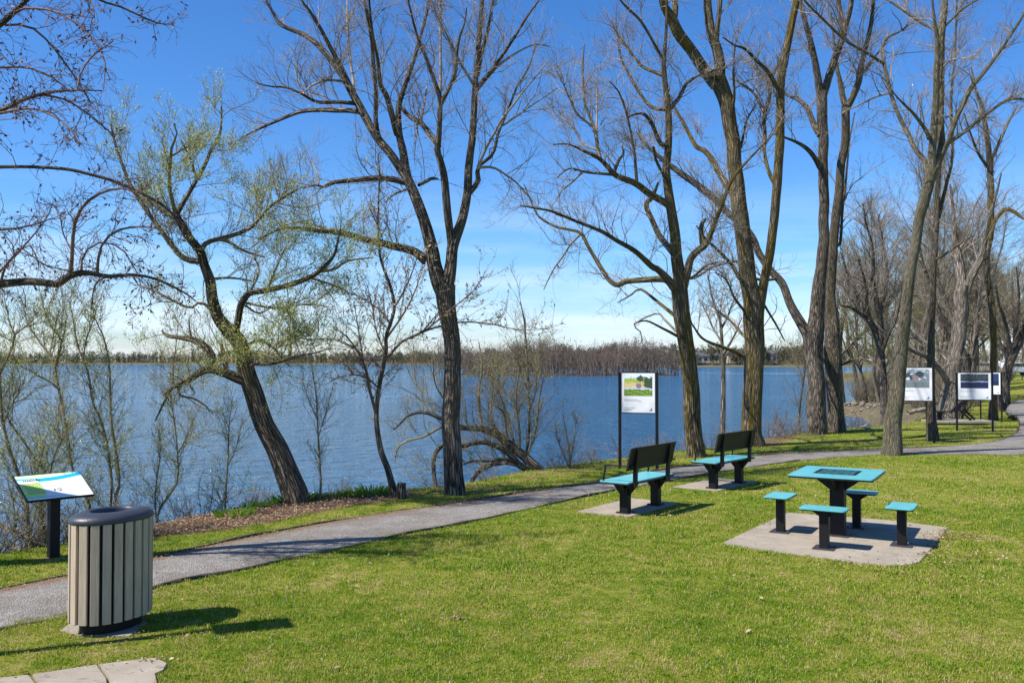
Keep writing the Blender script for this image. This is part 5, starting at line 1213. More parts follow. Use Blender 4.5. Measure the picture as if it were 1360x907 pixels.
# --- thin bent young tree with catkins
T14 = [(0, [(523, 656, 6.2), (519, 638, 5), (514, 620, 4.7), (506, 599, 4.4), (501, 570, 4), (500, 546, 3.6), (504, 511, 3.4), (510, 482, 3.2), (513, 465, 3), (513, 447, 2.8), (520, 426, 2.5), (524, 405, 2.4), (517, 376, 2.3), (509, 355, 2), (504, 334, 1.9), (502, 290, 1.5), (504, 235, 1.1), (502, 205, .6)]),
 (-.6, [(500, 552, 2.6), (495, 533, 2.4), (491, 518, 2.2), (487, 495, 2), (480, 475, 1.8), (472, 462, 1.5), (463, 450, 1.3), (452, 440, .8)]),
 (.6, [(511, 480, 2.2), (521, 468, 2), (530, 457, 1.8), (543, 449, 1.6), (558, 443, 1.4), (570, 430, 1.1), (583, 414, .8)]),
 (-.5, [(514, 448, 2), (527, 430, 1.7), (540, 410, 1.4), (551, 387, 1), (560, 362, .6)]),
 (.5, [(507, 490, 1.8), (497, 480, 1.5), (486, 478, 1.3), (470, 474, 1), (455, 478, .7)]),
 (-.4, [(503, 515, 1.5), (484, 500, 1.2), (462, 498, 1), (440, 505, .6)]),
 (.5, [(512, 470, 1.5), (500, 440, 1.2), (495, 410, 1), (488, 380, .6)]),
 (-.5, [(524, 408, 1.6), (536, 388, 1.3), (548, 360, 1), (556, 335, .6)]),
 (.6, [(545, 448, 1.8), (575, 436, 1.5), (610, 428, 1.2), (650, 430, 1), (690, 438, .7), (735, 436, .5)]), (-.5, [(560, 443, 1.4), (600, 410, 1.1), (630, 385, .8), (645, 360, .5)]), (.6, [(470, 462, 1.4), (440, 450, 1.1), (410, 452, .6)]),
 (.4, [(519, 430, 1.4), (502, 410, 1.1), (480, 395, .9), (462, 388, .6)]),
 (.3, [(484, 486, 1.4), (478, 450, 1.1), (474, 425, .9), (470, 400, .6)]),
 (-.5, [(502, 300, 1), (495, 285, .8), (488, 268, .5)]), (.5, [(503, 320, 1), (513, 300, .8), (516, 280, .5)])]
cat = dict(mat=M['leaf_bud'], dens=13, size=.06, asp=.34, hang=.5, clump=.3, spread=.004, name='catkins', **{'from': 0})
build_tree('aspen_tree', 'thin bent young tree with drooping pale catkins, next to the sawn stump', 'tree', G(523, 657), traced(13.9, T14, seed=33),
   [C1(sp=.10, len=.85, r=.006, rmax=.045, zmin=1.3, wig=.22), C2(sp=.12, len=.3, r=.003)], M['bark_dark'], M['twig_red'], cat, lump=.03, sides=14)
# --- arching half fallen willow behind the centre tree
T15 = [(0, [(716, 628, 9.5), (706, 616, 8), (696, 606, 7.2), (679, 592, 7), (661, 578, 5.8), (640, 570, 4.8), (615, 568, 4), (600, 562, 3.6), (587, 556, 3.4), (569, 549, 3), (555, 548, 2.4), (541, 553, 2), (532, 562, 1.6), (523, 571, .8)]),
 (-.9, [(710, 622, 6), (693, 620, 5), (680, 606, 4.7), (668, 597, 4.4), (647, 588, 4), (630, 588, 3.7), (615, 592, 3.5), (600, 590, 3.4), (587, 592, 3.5), (578, 603, 3.4), (576, 620, 3.3), (579, 652, 3)]),
 (.8, [(693, 618, 4.6), (675, 614, 4), (655, 616, 4), (640, 623, 3.9), (630, 633, 3.5), (625, 643, 2.6)]),
 (-.6, [(700, 622, 3), (685, 614, 2.8), (668, 609, 2.7), (648, 612, 2.2), (629, 612, 1.9), (612, 618, 1.2)]),
 (.6, [(612, 568, 2.2), (587, 567, 2), (572, 575, 1.9), (559, 581, 1.8), (545, 584, 1.6), (530, 592, 1.4), (526, 602, 1.2), (524, 613, .8)]),
 (.5, [(699, 606, 2.6), (702, 580, 2.1), (703, 556, 1.9), (701, 503, 1.8), (697, 433, 1.4), (694, 415, 1), (691, 400, .6)]),
 (-.4, [(676, 589, 2.1), (672, 570, 1.8), (670, 550, 1.6), (660, 540, 1.3), (647, 533, .8)]),
 (.5, [(640, 570, 2.1), (637, 545, 1.9), (636, 521, 1.8), (640, 486, 1.4), (636, 455, .8)]),
 (-.5, [(690, 601, 2), (690, 570, 1.7), (685, 530, 1.4), (690, 490, .8)]), (.6, [(684, 596, 1.9), (676, 560, 1.6), (664, 520, 1.2), (660, 490, .7)]),
 (-.6, [(699, 608, 1.9), (712, 570, 1.5), (716, 530, 1.2), (722, 500, .7)]), (.4, [(665, 582, 1.8), (652, 552, 1.5), (655, 510, 1.1), (650, 480, .7)]),
 (.5, [(702, 550, 1.3), (712, 520, 1.1), (720, 480, .7)]), (-.5, [(702, 520, 1.3), (690, 490, 1), (686, 450, .6)]),
 (-.6, [(600, 562, 1.6), (592, 535, 1.3), (578, 510, 1), (575, 480, .6)]), (.6, [(569, 549, 1.5), (558, 520, 1.2), (550, 500, .9), (552, 470, .6)]), (.3, [(620, 568, 1.5), (618, 540, 1.2), (610, 505, .7)])]
build_tree('willow_tree', 'half fallen willow with limbs arching low to the left behind the tall straight trunk', 'tree', P(716, 626, 17.6), traced(17.6, T15, seed=35),
   [C1(sp=.11, len=1.2, r=.007, rmax=.12, zmin=-.5, up=.6, trop=.18), C2(sp=.13, len=.5, r=.0035), C3(sp=.12, len=.22, r=.0022)], M['bark_dark'], M['twig_olive'],
   dict(mat=M['leaf_pale'], dens=8, size=.035, asp=.35, clump=.8, **{'from': 1}), lump=.06, sides=16)

# --- big tree left of the frame: only its reddish budding branches hang in
TL = [(0, [(-262, 765, 34), (-248, 700, 28), (-232, 600, 26), (-200, 450, 22), (-170, 300, 18), (-140, 150, 14), (-120, 0, 10), (-112, -100, 7), (-105, -200, 3)]),
 (.3, [(-190, 410, 14), (-150, 402, 12), (-70, 390, 8.5), (-30, 380, 7), (0, 377, 6.3), (33, 374, 6), (60, 376, 5.6), (77, 378, 5.6), (92, 367, 5), (115, 362, 4.4), (143, 367, 3.2), (176, 365, 2.4), (205, 370, 2), (230, 381, 1.7), (247, 390, 1.3), (260, 400, .7)]),
 (-.4, [(93, 366, 3.4), (95, 350, 3), (96, 332, 2.8), (99, 299, 2.6), (108, 277, 2.4), (123, 262, 2.1), (143, 253, 1.9), (161, 250, 1.5), (176, 254, .9)]),
 (.4, [(108, 363, 2.2), (109, 341, 1.8), (116, 331, 1.6), (126, 325, 1.5), (141, 321, 1.3), (163, 332, 1.1), (175, 350, 1), (186, 372, .9), (188, 400, .5)]),
 (-.4, [(129, 363, 2.6), (131, 341, 2.2), (135, 326, 2), (143, 315, 2), (159, 305, 1.8), (187, 301, 1.5), (212, 304, 1.2), (240, 312, .7)]),
 (.3, [(140, 368, 1.6), (128, 376, 1.3), (123, 392, 1.1), (122, 405, .7)]), (-.3, [(176, 366, 1.5), (186, 380, 1.1), (205, 386, .9), (225, 396, .5)]),
 (-.3, [(0, 378, 2.4), (8, 352, 1.8), (26, 333, 1.5), (38, 325, 1.2), (48, 340, .9), (52, 360, .5)]), (.3, [(-20, 381, 2.4), (10, 350, 1.8), (40, 318, 1.4), (62, 290, 1), (70, 270, .6)]),
 (.2, [(96, 335, 1.4), (84, 310, 1.1), (80, 290, .9), (70, 270, .5)]), (-.4, [(94, 360, 1.2), (60, 352, 1), (30, 330, .7)]),
 (.6, [(-158, 240, 8), (-120, 232, 5), (-60, 225, 3.2), (0, 222, 2.7), (44, 222, 2.5), (88, 225, 2.5), (120, 232, 2.4), (154, 242, 2.3), (198, 262, 2), (225, 280, 1.6), (245, 302, .8)]),
 (-.4, [(-150, 200, 8), (-100, 182, 6), (-50, 163, 4.4), (0, 147, 3.6), (33, 132, 3), (66, 123, 2.3), (104, 120, 1.6), (135, 121, 1)]),
 (.4, [(103, 119, 1.6), (105, 105, 1.5), (110, 92, 1.6), (118, 80, 1.5), (126, 72, 1.4), (150, 55, .8)]),
 (.5, [(60, 127, 1.8), (77, 130, 1.6), (95, 137, 1.5), (123, 156, 1.3), (152, 181, .8)]),
 (-.5, [(-10, 153, 2.4), (22, 146, 2), (38, 144, 1.9), (55, 147, 1.8), (70, 154, 1.6), (84, 163, 1.4), (97, 177, 1.2), (106, 195, .7)]),
 (.3, [(-130, 105, 10), (-60, 70, 7.5), (-30, 50, 6), (0, 33, 4.6), (18, 17, 3.8), (37, 0, 2.8), (60, -25, 1.8), (80, -50, 1)]),
 (-.4, [(18, 18, 2.2), (30, 12, 2), (44, 11, 1.9), (62, 13, 1.8), (77, 17, 1.7), (93, 26, 1.6), (106, 34, 1.6), (118, 46, 1.5), (128, 59, 1.4), (136, 72, 1.2), (140, 90, 1), (137, 118, .6)]),
 (.5, [(6, 34, 2), (22, 33, 1.9), (40, 36, 1.8), (55, 47, 1.7), (68, 60, 1.6), (80, 76, 1.5), (93, 93, 1.4), (106, 113, 1.2), (118, 133, .9), (124, 146, .5)]),
 (-.3, [(-100, 90, 5), (-50, 88, 3), (0, 90, 1.8), (22, 89, 1.7), (44, 92, 1.5), (73, 106, 1.3), (95, 124, .7)]),
 (.4, [(-110, -20, 5), (-40, -38, 3.4), (30, -42, 2.6), (90, -22, 2.1), (130, 0, 1.8), (159, 9, 1.6), (187, 22, 1.4), (212, 32, 1), (229, 33, .6)]),
 (-.3, [(100, -20, 1.5), (122, 5, 1.2), (126, 30, .8)]),
 (-.2, [(-180, 330, 8), (-120, 300, 4.5), (-50, 300, 3), (0, 305, 1.8), (40, 300, 1.3), (70, 290, .7)])]
catd = dict(mat=M['leaf_catkin'], dens=13, size=.042, asp=.42, hang=.5, clump=.5, spread=.003, name='catkins', t0=.25, **{'from': 0})
build_tree('aspen_tree', 'large tree whose curved branches with dark reddish catkins reach in from the left edge', 'tree', P(-262, 765, 8.8), traced(8.8, TL, seed=37),
   [C1(sp=.085, len=.62, r=.0042, rmax=.05, zmin=2.4, wig=.3, drift=.35, up=.0, trop=-.03, n=6), C2(sp=.10, len=.26, r=.0022, up=0, trop=-.02, wig=.3)], M['bark_dark'], M['twig_red'], catd, lump=.03, sides=14)

# --- saplings on the left bank
def sapling(label, limbs, D, seed, leafd=34, mt='leaf_willow', L1=.6, sp=.12, bark='bark_far', zm=-.4):
    u, v, _ = limbs[0][1][0]
    b_ = P(u, v, D)
    build_tree('willow_sapling', label, 'sapling', b_, traced(D, limbs, seed=seed, base_drop=1.1, sc=.8),
       [C1(sp=sp*.6, len=L1*1.5, r=.0042, rmax=.05, zmin=zm, up=.3, trop=.12), C2(sp=.08, len=.34, r=.0022, up=.3, trop=.1)], M[bark], M['twig_olive'],
       dict(mat=M[mt], dens=leafd, size=.024, asp=.4, clump=.8, hang=-.1, **{'from': 0}), 'leafing saplings on the left bank', lump=.02, sides=12)
sapling('bent sapling rising behind the left edge of the tilted information panel', [(0, [(41, 731, 4.6), (37, 699, 3.9), (34, 659, 3.6), (22, 624, 3.5), (12, 596, 3.1), (4, 562, 3), (2, 543, 2.8), (0, 505, 2), (-3, 470, 1)]), (.3, [(6, 560, 1.8), (14, 540, 1.5), (24, 523, 1.2), (34, 500, .7)]), (-.3, [(34, 655, 1.6), (50, 620, 1.3), (60, 590, .8)])], 10.3, 41)
sapling('pale trunked sapling directly behind the tilted information panel', [(0, [(64, 731, 4.6), (58, 700, 4.2), (54, 672, 3.3), (59, 628, 3.1), (46, 608, 2.6), (26, 578, 2.2), (14, 562, 1.6), (5, 540, 1)]), (.4, [(54, 670, 1.8), (66, 640, 1.6), (69, 615, 1.5), (79, 586, 1.5), (77, 560, 1.3), (79, 535, .8)]), (-.3, [(58, 628, 1.5), (75, 605, 1.2), (84, 575, .8)])], 10.6, 42, bark='bark_old')
sapling('tall sapling with a forked crown between the information panel and the litter bin', [(0, [(119, 678, 4), (110, 656, 3.5), (100, 635, 3.2), (95, 619, 3), (89, 576, 2.9), (82, 535, 2.7), (76, 508, 2.5), (73, 485, 2.5), (80, 464, 2.1), (82, 452, 1.7), (71, 438, 1.4), (60, 417, 1), (56, 395, .6)]),
   (-.4, [(75, 514, 2), (65, 506, 1.8), (53, 500, 1.6), (40, 492, 1.4), (29, 487, 1.2), (15, 470, .7)]), (.4, [(72, 488, 2), (64, 468, 1.8), (50, 450, 1.6), (42, 438, 1.5), (35, 424, 1.2), (30, 400, .7)]), (-.3, [(66, 472, 1.2), (72, 440, 1), (78, 412, .6)]), (.3, [(82, 455, 1.2), (88, 425, .9), (84, 400, .6)])], 12.0, 43)
sapling('twin stemmed sapling right behind the lid of the litter bin', [(0, [(152, 672, 3.6), (158, 645, 3.1), (157, 625, 3), (154, 600, 2.8), (149, 572, 2.5), (147, 545, 2.3), (145, 484, 2), (137, 446, 1.5), (128, 428, 1.1), (120, 400, .6)]), (.4, [(147, 674, 2.6), (148, 640, 2.5), (145, 610, 2.4), (141, 584, 2.3), (133, 556, 2.3), (123, 534, 2.3), (117, 495, 2.1), (106, 468, 1.9), (100, 444, 1.6), (97, 424, 1.2), (92, 400, .7)]), (-.3, [(111, 474, 1.6), (115, 450, 1.3), (124, 425, 1), (130, 405, .6)])], 12.1, 44)
sapling('forked sapling at the left edge, reaching up to the big overhanging branch', [(0, [(-28, 740, 4), (-25, 650, 3.5), (-16, 560, 3), (-3, 505, 2.4), (8, 480, 2.2), (16, 461, 2), (20, 446, 1.7), (13, 430, 1.2), (8, 405, .7)]), (.3, [(21, 444, 1.3), (33, 434, 1.1), (52, 430, .7)]), (-.3, [(18, 455, 1.2), (6, 448, 1), (-10, 440, .6)])], 10.5, 45)
sapling('small crooked sapling standing right of the litter bin above the leaf litter', [(0, [(208, 692, 2.6), (220, 664, 2.2), (235, 640, 2), (236, 610, 1.7), (234, 582, 1.5), (230, 550, 1.1), (224, 515, .6)]), (.3, [(208, 688, 1.8), (206, 665, 1.6), (208, 640, 1.5), (213, 600, 1.2), (210, 570, .7)]), (-.3, [(235, 605, 1.2), (250, 575, 1), (262, 545, .6)])], 12.4, 46, leafd=30)
sapling('thin pale sapling rising from the shrubs left of the leaning willow', [(0, [(299, 672, 2.2), (300, 650, 1.8), (303, 605, 1.5), (304, 570, 1.1), (308, 530, .6)]), (.3, [(302, 620, 1.1), (315, 590, .9), (322, 560, .6)])], 13.0, 47, leafd=30, L1=.5)
sapling('single dark wispy stem between the leaning willow and the thin bent tree', [(0, [(425, 668, 2.6), (426, 640, 2.1), (424, 605, 1.9), (422, 570, 1.6), (420, 525, 1.1), (414, 490, .6)]), (.3, [(423, 580, 1), (434, 545, .8), (440, 520, .5)]), (-.3, [(422, 560, 1), (410, 530, .8), (402, 505, .5)])], 13.6, 48, leafd=3, L1=.35, bark='bark_dark')
sapling('leaning log-like willow stem low over the water at the far left edge', [(.4, [(84, 738, 6), (60, 728, 5.6), (30, 712, 5), (0, 697, 4.4), (-40, 676, 3.6), (-90, 640, 2.4)]), (.3, [(60, 726, 2), (52, 700, 1.7), (48, 670, 1.3), (44, 640, .8)]), (.3, [(20, 706, 2), (18, 670, 1.6), (10, 640, 1)])], 10.4, 49, leafd=6, bark='bark_old')
sapling('wispy stem at the waterline left of the garden photo sign', [(0, [(757, 622, 2), (756, 600, 1.5), (752, 575, 1.2), (748, 552, .7)]), (.3, [(757, 618, 1.4), (762, 585, 1), (766, 555, .6)]), (-.3, [(756, 620, 1.2), (745, 595, .9), (738, 570, .5)])], 17.8, 50, leafd=3, L1=.5, bark='bark_dark', mt='leaf_pale')
sapling('dark leaning stem on the bank between the thickest tree and the close pair', [(0, [(1062, 578, 2.4), (1062, 540, 2), (1068, 500, 1.7), (1070, 470, 1.3), (1066, 440, .7)]), (.4, [(1066, 505, 1.2), (1058, 480, .9), (1050, 460, .6)])], 27.2, 51, leafd=1, L1=.8, bark='bark_dark', mt='leaf_pale')

# ------------------------------------------------------------------ generic plants, copied
def generic(name, label, cat, h, r0, limbs, cfgs, bark, twig, leaf=None, seed=0, lean=.15, group=None, first=.3, spread=(25, 55)):
    rr = np.random.default_rng(seed)
    n = 14; tr = np.zeros((n, 3)); d = np.array([rr.normal() * lean, rr.normal() * lean, 1.0])
    for i in range(1, n):
        d = d + rr.normal(size=3) * .09; d[2] = abs(d[2]) + .2; d = d / np.linalg.norm(d); tr[i] = tr[i - 1] + d * h / (n - 1)
    rad = r0 * np.linspace(1, .12, n); rad[0] *= 1.25; tr[0, 2] -= .25
    L0 = [(tr, rad)]
    for k in range(limbs):
        t_ = first + (1 - first) * (k + rr.uniform()) / limbs * .95; x = t_ * (n - 1); i = int(x)
        s0 = tr[i]; a = rr.uniform(0, 2 * PI); el = R(rr.uniform(*spread)); dd = np.array([math.cos(a) * math.sin(el), math.sin(a) * math.sin(el), math.cos(el)])
        L = h * (.5 * (1 - t_) + .12) * rr.uniform(.7, 1.2); q = [s0]
        for j in range(7): dd = dd + rr.normal(size=3) * .12 + np.array([0, 0, .07]); dd = dd / np.linalg.norm(dd); q.append(q[-1] + dd * L / 7)
        L0.append((np.array(q), rad[i] * .6 * np.linspace(1, .2, 8)))
    return build_tree(name, label, cat, (0, 0, 0), L0, cfgs, bark, twig, leaf, group, sides=12, thick=.06)
def copy_tree(o, loc, rz, s, label=None, group=None):
    r = o.copy(); COL.objects.link(r); r.location = loc; r.rotation_euler = (0, 0, rz); r.scale = (s, s, s)
    if label: r['label'] = label
    if group: r['group'] = group
    for ch in list(o.children):
        c = ch.copy(); COL.objects.link(c); c.parent = r
    return r
WG = 'bare trees of the wood at the right'
protos = []
for k in range(4):
    protos.append(generic('woodland_tree', 'bare grey brown tree in the wood behind the photo signs', 'tree', 13 + k, .12 + .015 * k, 13,
        [C1(sp=.36, len=2.3, r=.02, rmax=.12, zmin=1.5, n=5, sides=4), C2(sp=.26, len=1.1, r=.010, n=4), C3(sp=.22, len=.5, r=.007, n=3)], M['bark_far'], M['twig_far'],
        dict(mat=M['leaf_olive'], dens=2.2 if k % 2 else 1.0, size=.08, asp=.5, clump=.6, **{'from': 1}, name='buds'), seed=60 + k, lean=.12, group=WG))
spots = []
cand = [(u, d) for d in (41, 47, 53, 60, 68, 78, 92, 110) for u in range(1120, 1600, 34)]
rs_ = random.Random(5)
for u, d in cand:
    u += rs_.uniform(-14, 14); d += rs_.uniform(-3, 3)
    x = (u - 680) / F * d
    if inpoly(np.array([x]), np.array([d]), WATER_POLY)[0] or distpoly(np.array([x]), np.array([d]), WATER_POLY)[0] < 1: continue
    if u > 1325 and d < 95: continue
    if 1285 < u < 1400 and 84 < d < 130: continue
    if rs_.random() < .38: continue
    spots.append((x, d))
for u, d in ((1296, 138), (1316, 145), (1338, 150), (1358, 142), (1380, 150), (1404, 140), (1306, 165), (1346, 168), (1372, 172), (1276, 150), (1392, 165), (1326, 135), (1365, 132)): spots.append(((u - 680) / F * d, d))
for u, d in ((1078, 176), (1068, 172), (1090, 165), (1104, 160), (1088, 185), (1112, 175), (1098, 150), (1120, 150), (1134, 140), (1145, 120), (1128, 108), (1160, 98), (1112, 132), (1045, 560 / 2.7)):
    spots.append(((u - 680) / F * d, d))
first_used = set()
nplaced = 0
for i, (x, d) in enumerate(spots):
    k = i % 4; z = gz(x, d)
    if z < WZ - .2: continue
    s_ = rs_.uniform(.75, 1.1) * (1 if d < 130 or x / d > .47 else .62)
    if k not in first_used:
        first_used.add(k); o = protos[k]; o.location = (x, d, z); o.rotation_euler = (0, 0, rs_.uniform(0, 6)); o.scale = (s_,) * 3
    else: copy_tree(protos[k], (x, d, z), rs_.uniform(0, 6), s_)
    nplaced += 1
for o in [o for o in COL.objects if o.get('group') == WG and o.parent is None]:
    u_ = 680 + F * o.location.x / o.location.y
    if o.location.y > 96 and u_ < 1150: o['label'] = 'small bare tree on the low point of land across the bay'; o['group'] = 'bare trees on the point across the bay'
# olive green willow crowns in the wood
GW = 'early leafing willows of the wood'
wp = generic('willow_tree', 'yellow green haze of an early leafing willow in the wood behind the trunks', 'tree', 12, .22, 14,
    [C1(sp=.36, len=2.2, r=.022, rmax=.14, zmin=1.5, n=5, sides=4), C2(sp=.24, len=1.0, r=.010, n=4), C3(sp=.22, len=.5, r=.006, n=3)], M['bark_far'], M['twig_olive'],
    dict(mat=M['leaf_olive'], dens=9, size=.10, asp=.4, clump=.8, **{'from': 1}), seed=81, lean=.1, group=GW)
for i, (u, d, s_) in enumerate(((1112, 62, .95), (1140, 74, .9), (1165, 66, .75), (1205, 70, .8), (1300, 72, .85), (1338, 112, 1.2), (1372, 112, 1.2), (1255, 78, .8), (1182, 58, .5), (1230, 58, .5), (1275, 60, .55), (1325, 100, .8), (1150, 62, .6), (1218, 90, 1.0), (1285, 95, 1.0), (1310, 150, 1.3), (1345, 158, 1.4), (1385, 150, 1.3), (1290, 130, 1.1))):
    x = (u - 680) / F * d
    if i == 0:
        x = (1118 - 680) / F * 64; wp.location = (x, 64, gz(x, 64)); wp.scale = (s_,) * 3
    else: copy_tree(wp, (x, d, gz(x, d)), i * 1.7, s_)
# multi stem shrubs
def shrub(name, label, cat, h, stems, spread, cfgs, bark, twig, leaf, seed, group, r0=.012):
    rr = np.random.default_rng(seed); L0 = []
    for k in range(stems):
        a = rr.uniform(0, 2 * PI); q = [np.array([math.cos(a) * .03, math.sin(a) * .03, -.15])]; dd = np.array([math.cos(a) * spread, math.sin(a) * spread, 1.0]); L = h * rr.uniform(.6, 1.15)
        for j in range(8): dd = dd + rr.normal(size=3) * .14; dd = dd / np.linalg.norm(dd); q.append(q[-1] + dd * L / 8)
        L0.append((np.array(q), r0 * np.linspace(1, .25, 9)))
    return build_tree(name, label, cat, (0, 0, 0), L0, cfgs, bark, twig, leaf, group, crown_name='twigs', thick=.008)
s1 = shrub('shrub', 'tangled grey twiggy shrub on the bank left of the leaning willow', 'shrub', .85, 12, .8, [C1(sp=.13, len=.35, r=.004, n=5, sides=3), C2(sp=.10, len=.18, r=.0024, n=4)], M['bark_far'], M['twig_grey'],
           dict(mat=M['leaf_pale'], dens=3, size=.022, asp=.4, clump=.5, **{'from': 0}), 91, 'grey twiggy shrubs on the near bank', .007)
for i, (u, v, s_) in enumerate(((272, 684, 1), (245, 688, .8), (312, 674, .9), (335, 668, .8), (225, 692, .6), (350, 668, .6), (575, 650, .55), (645, 640, .6), (735, 622, .75), (765, 618, .8), (790, 615, .7), (830, 610, .8), (860, 606, .8), (895, 600, .9), (945, 594, 1.0), (975, 590, .8), (1112 - 70, 580, 1.1), (1025, 583, 1.2), (1050, 577, 1.1), (1060, 573, 1.0), (1128, 567, 1.0), (1145, 565, .9), (455, 658, .5), (60, 724, 1.2), (15, 734, 1.3), (90, 716, 1.1), (-20, 744, 1.3), (35, 728, 1.0), (130, 708, 1.1), (160, 703, 1.0), (185, 698, 1.0))):
    g_ = G(u, v); y = g_[1] + .35; x = (u - 680) / F * y; z = gz(x, y)
    s_ *= 1.0 if i < 9 else 1.0
    if i == 0: s1.location = (x, y, z)
    else:
        o = copy_tree(s1, (x, y, z), i * 1.3, s_)
        o['label'] = ('tangled grey twiggy shrub on the bank left of the leaning willow' if i < 6 else ('twiggy shrub at the water behind the information panel' if i >= 23 else ('low grey twiggy shrub along the bank edge right of the thin bent tree')))
        o['group'] = 'grey twiggy shrubs left of the leaning willow' if i < 6 else ('shrubs behind the information panel' if i >= 23 else 'low twiggy shrubs along the bank edge')
s1['group'] = 'grey twiggy shrubs left of the leaning willow'
s2 = shrub('shrub', 'dense bare brown thicket shrub under the trees of the wood', 'shrub', 3.0, 16, .35, [C1(sp=.30, len=1.2, r=.011, n=5, sides=3, rmax=1), C2(sp=.22, len=.6, r=.008, n=4), C3(sp=.2, len=.3, r=.006, n=3)], M['bark_far'], M['twig_far'],
           dict(mat=M['leaf_olive'], dens=.6, size=.06, asp=.5, clump=.5, **{'from': 0}), 92, 'bare thicket shrubs in the wood', .02)
k = 0
for d in (40, 44, 50, 57, 64, 72, 84):
    for u in range(1130, 1420, 24 if d > 55 else 30):
        uu = u + rs_.uniform(-10, 10); dd = d + rs_.uniform(-2.5, 2.5); x = (uu - 680) / F * dd
        if inpoly(np.array([x]), np.array([dd]), WATER_POLY)[0]: continue
        if uu > 1296 and d < 84: continue
        z = gz(x, dd)
        if k == 0: s2.location = (x, dd, z)
        else: copy_tree(s2, (x, dd, z), rs_.uniform(0, 6), rs_.uniform(.7, 1.15))
        k += 1

# green tufts in the mulch bed
def tuft_mesh(seed, n=150, h=.17, w=.16):
    rr = np.random.default_rng(seed); a = rr.uniform(0, 2 * PI, n); r_ = w * np.sqrt(rr.uniform(0, 1, n)); b0 = np.stack([np.cos(a) * r_ * 1.5, np.sin(a) * r_ * .7, np.zeros(n) - .01], 1)
    d = norm(np.stack([np.cos(a) * .35, np.sin(a) * .35, np.ones(n)], 1) + rr.normal(size=(n, 3)) * .22); L = (h * rr.uniform(.6, 1.15, n))[:, None]
    s_ = norm(np.cross(d, rr.normal(size=(n, 3)))) * .0055
    m1 = b0 + d * L * .55; tp = b0 + d * L + np.stack([np.cos(a), np.sin(a), -np.ones(n) * .6], 1) * L * .22
    V = np.stack([b0 - s_, b0 + s_, m1 + s_ * .9, m1 - s_ * .9, tp], 1).reshape(-1, 3); I = np.arange(n) * 5
    Q = np.stack([I, I + 1, I + 2, I + 3], 1); T = np.stack([I + 3, I + 2, I + 4], 1)
    return V, Q, T, np.repeat(rr.uniform(0, 1, n), 5)
tl = [((311, 686), .95, 'bright green tuft at the left end of the mulch bed'), ((341, 675), .8, 'bright green tuft second from the left in the mulch bed'), ((387, 668), 1.2, 'broad bright green tuft in front of the leaning willow trunk'), ((409, 665), .7, 'small bright green tuft touching the right side of the leaning willow trunk'), ((440, 662), .9, 'bright green tuft below the dark wispy stem'), ((466, 660), .9, 'bright green tuft left of the broad clump by the stump'), ((492, 657), 1.25, 'broad bright green tuft nearest the sawn stump')]
for i, ((u, v), s_, lb) in enumerate(tl):
    V, Q, T, r_ = tuft_mesh(i); g_ = G(u, v); o = npmesh('lily_tuft', V * s_ * 1.1, Q, M['leaf_tuft'], None, {'rnd': r_}, False, T)
    o.location = (g_[0], g_[1], gz(g_[0], g_[1])); o.rotation_euler = (0, 0, .5); o['label'] = lb; o['category'] = 'plant'; o['group'] = 'green tufts in the mulch bed'

# ------------------------------------------------------------------ islet wood and far shore: masses
def mass_wood(name, pts, hmin, hmax, nb, m, leafm, leafn, leafs, rbase, seed):
    rr = np.random.default_rng(seed); tb = Tubes(); n = len(pts)
    base = np.array([(x, y, z) for x, y, z in pts]); h = rr.uniform(hmin, hmax, n)
    T_ = np.linspace(0, 1, 5)[None, :, None]
    lean = rr.normal(size=(n, 2)) * .10
    h = h * (1 + .18 * np.sin(base[:, 0] * .21 + 1.2 * np.sin(base[:, 0] * .047))); top = base + np.c_[lean * h[:, None], h]
    PPm = base[:, None] * (1 - T_) + top[:, None] * T_ + rr.normal(size=(n, 5, 3)) * .12
    RRm = rbase * rr.uniform(.6, 1.3, n)[:, None] * np.linspace(1, .2, 5)[None]
    tb.add(PPm, RRm, 4)
    c = children(PPm, RRm, dict(sp=hmax / nb, len=hmax * .36, r=rbase * .45, n=4, ang=(20, 50), up=.5, t0=.12, tip=.3, rk=.6))
    tb.add(c[0], c[1], 3)
    c2 = children(c[0], c[1], dict(sp=hmax * .09, len=hmax * .16, r=rbase * .22, n=3, up=.4, tip=.4)); tb.add(c2[0], c2[1], 3)
    root = thing(name, {'islet_trees': 'dense bare grey brown trees covering the low island in the lake', 'shore_trees': 'long dark line of trees along the distant shore'}[name], 'trees'); root['kind'] = 'stuff'
    o = tb.build('branches', m, root); o['kind'] = 'stuff'
    if leafn:
        l = leaves_on(c[0], c[1], leafn, leafs, .7, 0, .4, 0.1, hmax * .06); o2 = leaf_obj('foliage', [l], leafm, root); o2['kind'] = 'stuff'
    return root
M['islet_bark'] = simple('islet_bark', (0.19, 0.15, 0.12), .9, 0, .3, .35)
ex, ey, rx, ry = ISLET; pts = []
rr = np.random.default_rng(3)
while len(pts) < 800:
    a = rr.uniform(0, 2 * PI); q = math.sqrt(rr.uniform()) * .99; x = ex + math.cos(a) * q * rx; y = ey + math.sin(a) * q * ry
    pts.append((x, y, max(gz(x, y), WZ - .1) - .1))
mass_wood('islet_trees', pts, 4.8, 7.6, 11, M['islet_bark'], M['leaf_islet'], 5.0, .26, .085, 4)
for u, hh, lb in ((771, 8.6, 'tall pale leafless tree standing above the left part of the island'), (787, 8.9, 'taller pale forked tree rising above the middle of the island')):
    d = 216; x = (u - 680) / F * d
    o = generic('island_tree', lb, 'tree', hh, .16, 9, [C1(sp=.8, len=1.5, r=.05, n=4, sides=3), C2(sp=.5, len=.8, r=.03, n=3)], M['bark_old'], M['twig_grey'], seed=int(u))
    o.location = (x, d, WZ)
pts = []
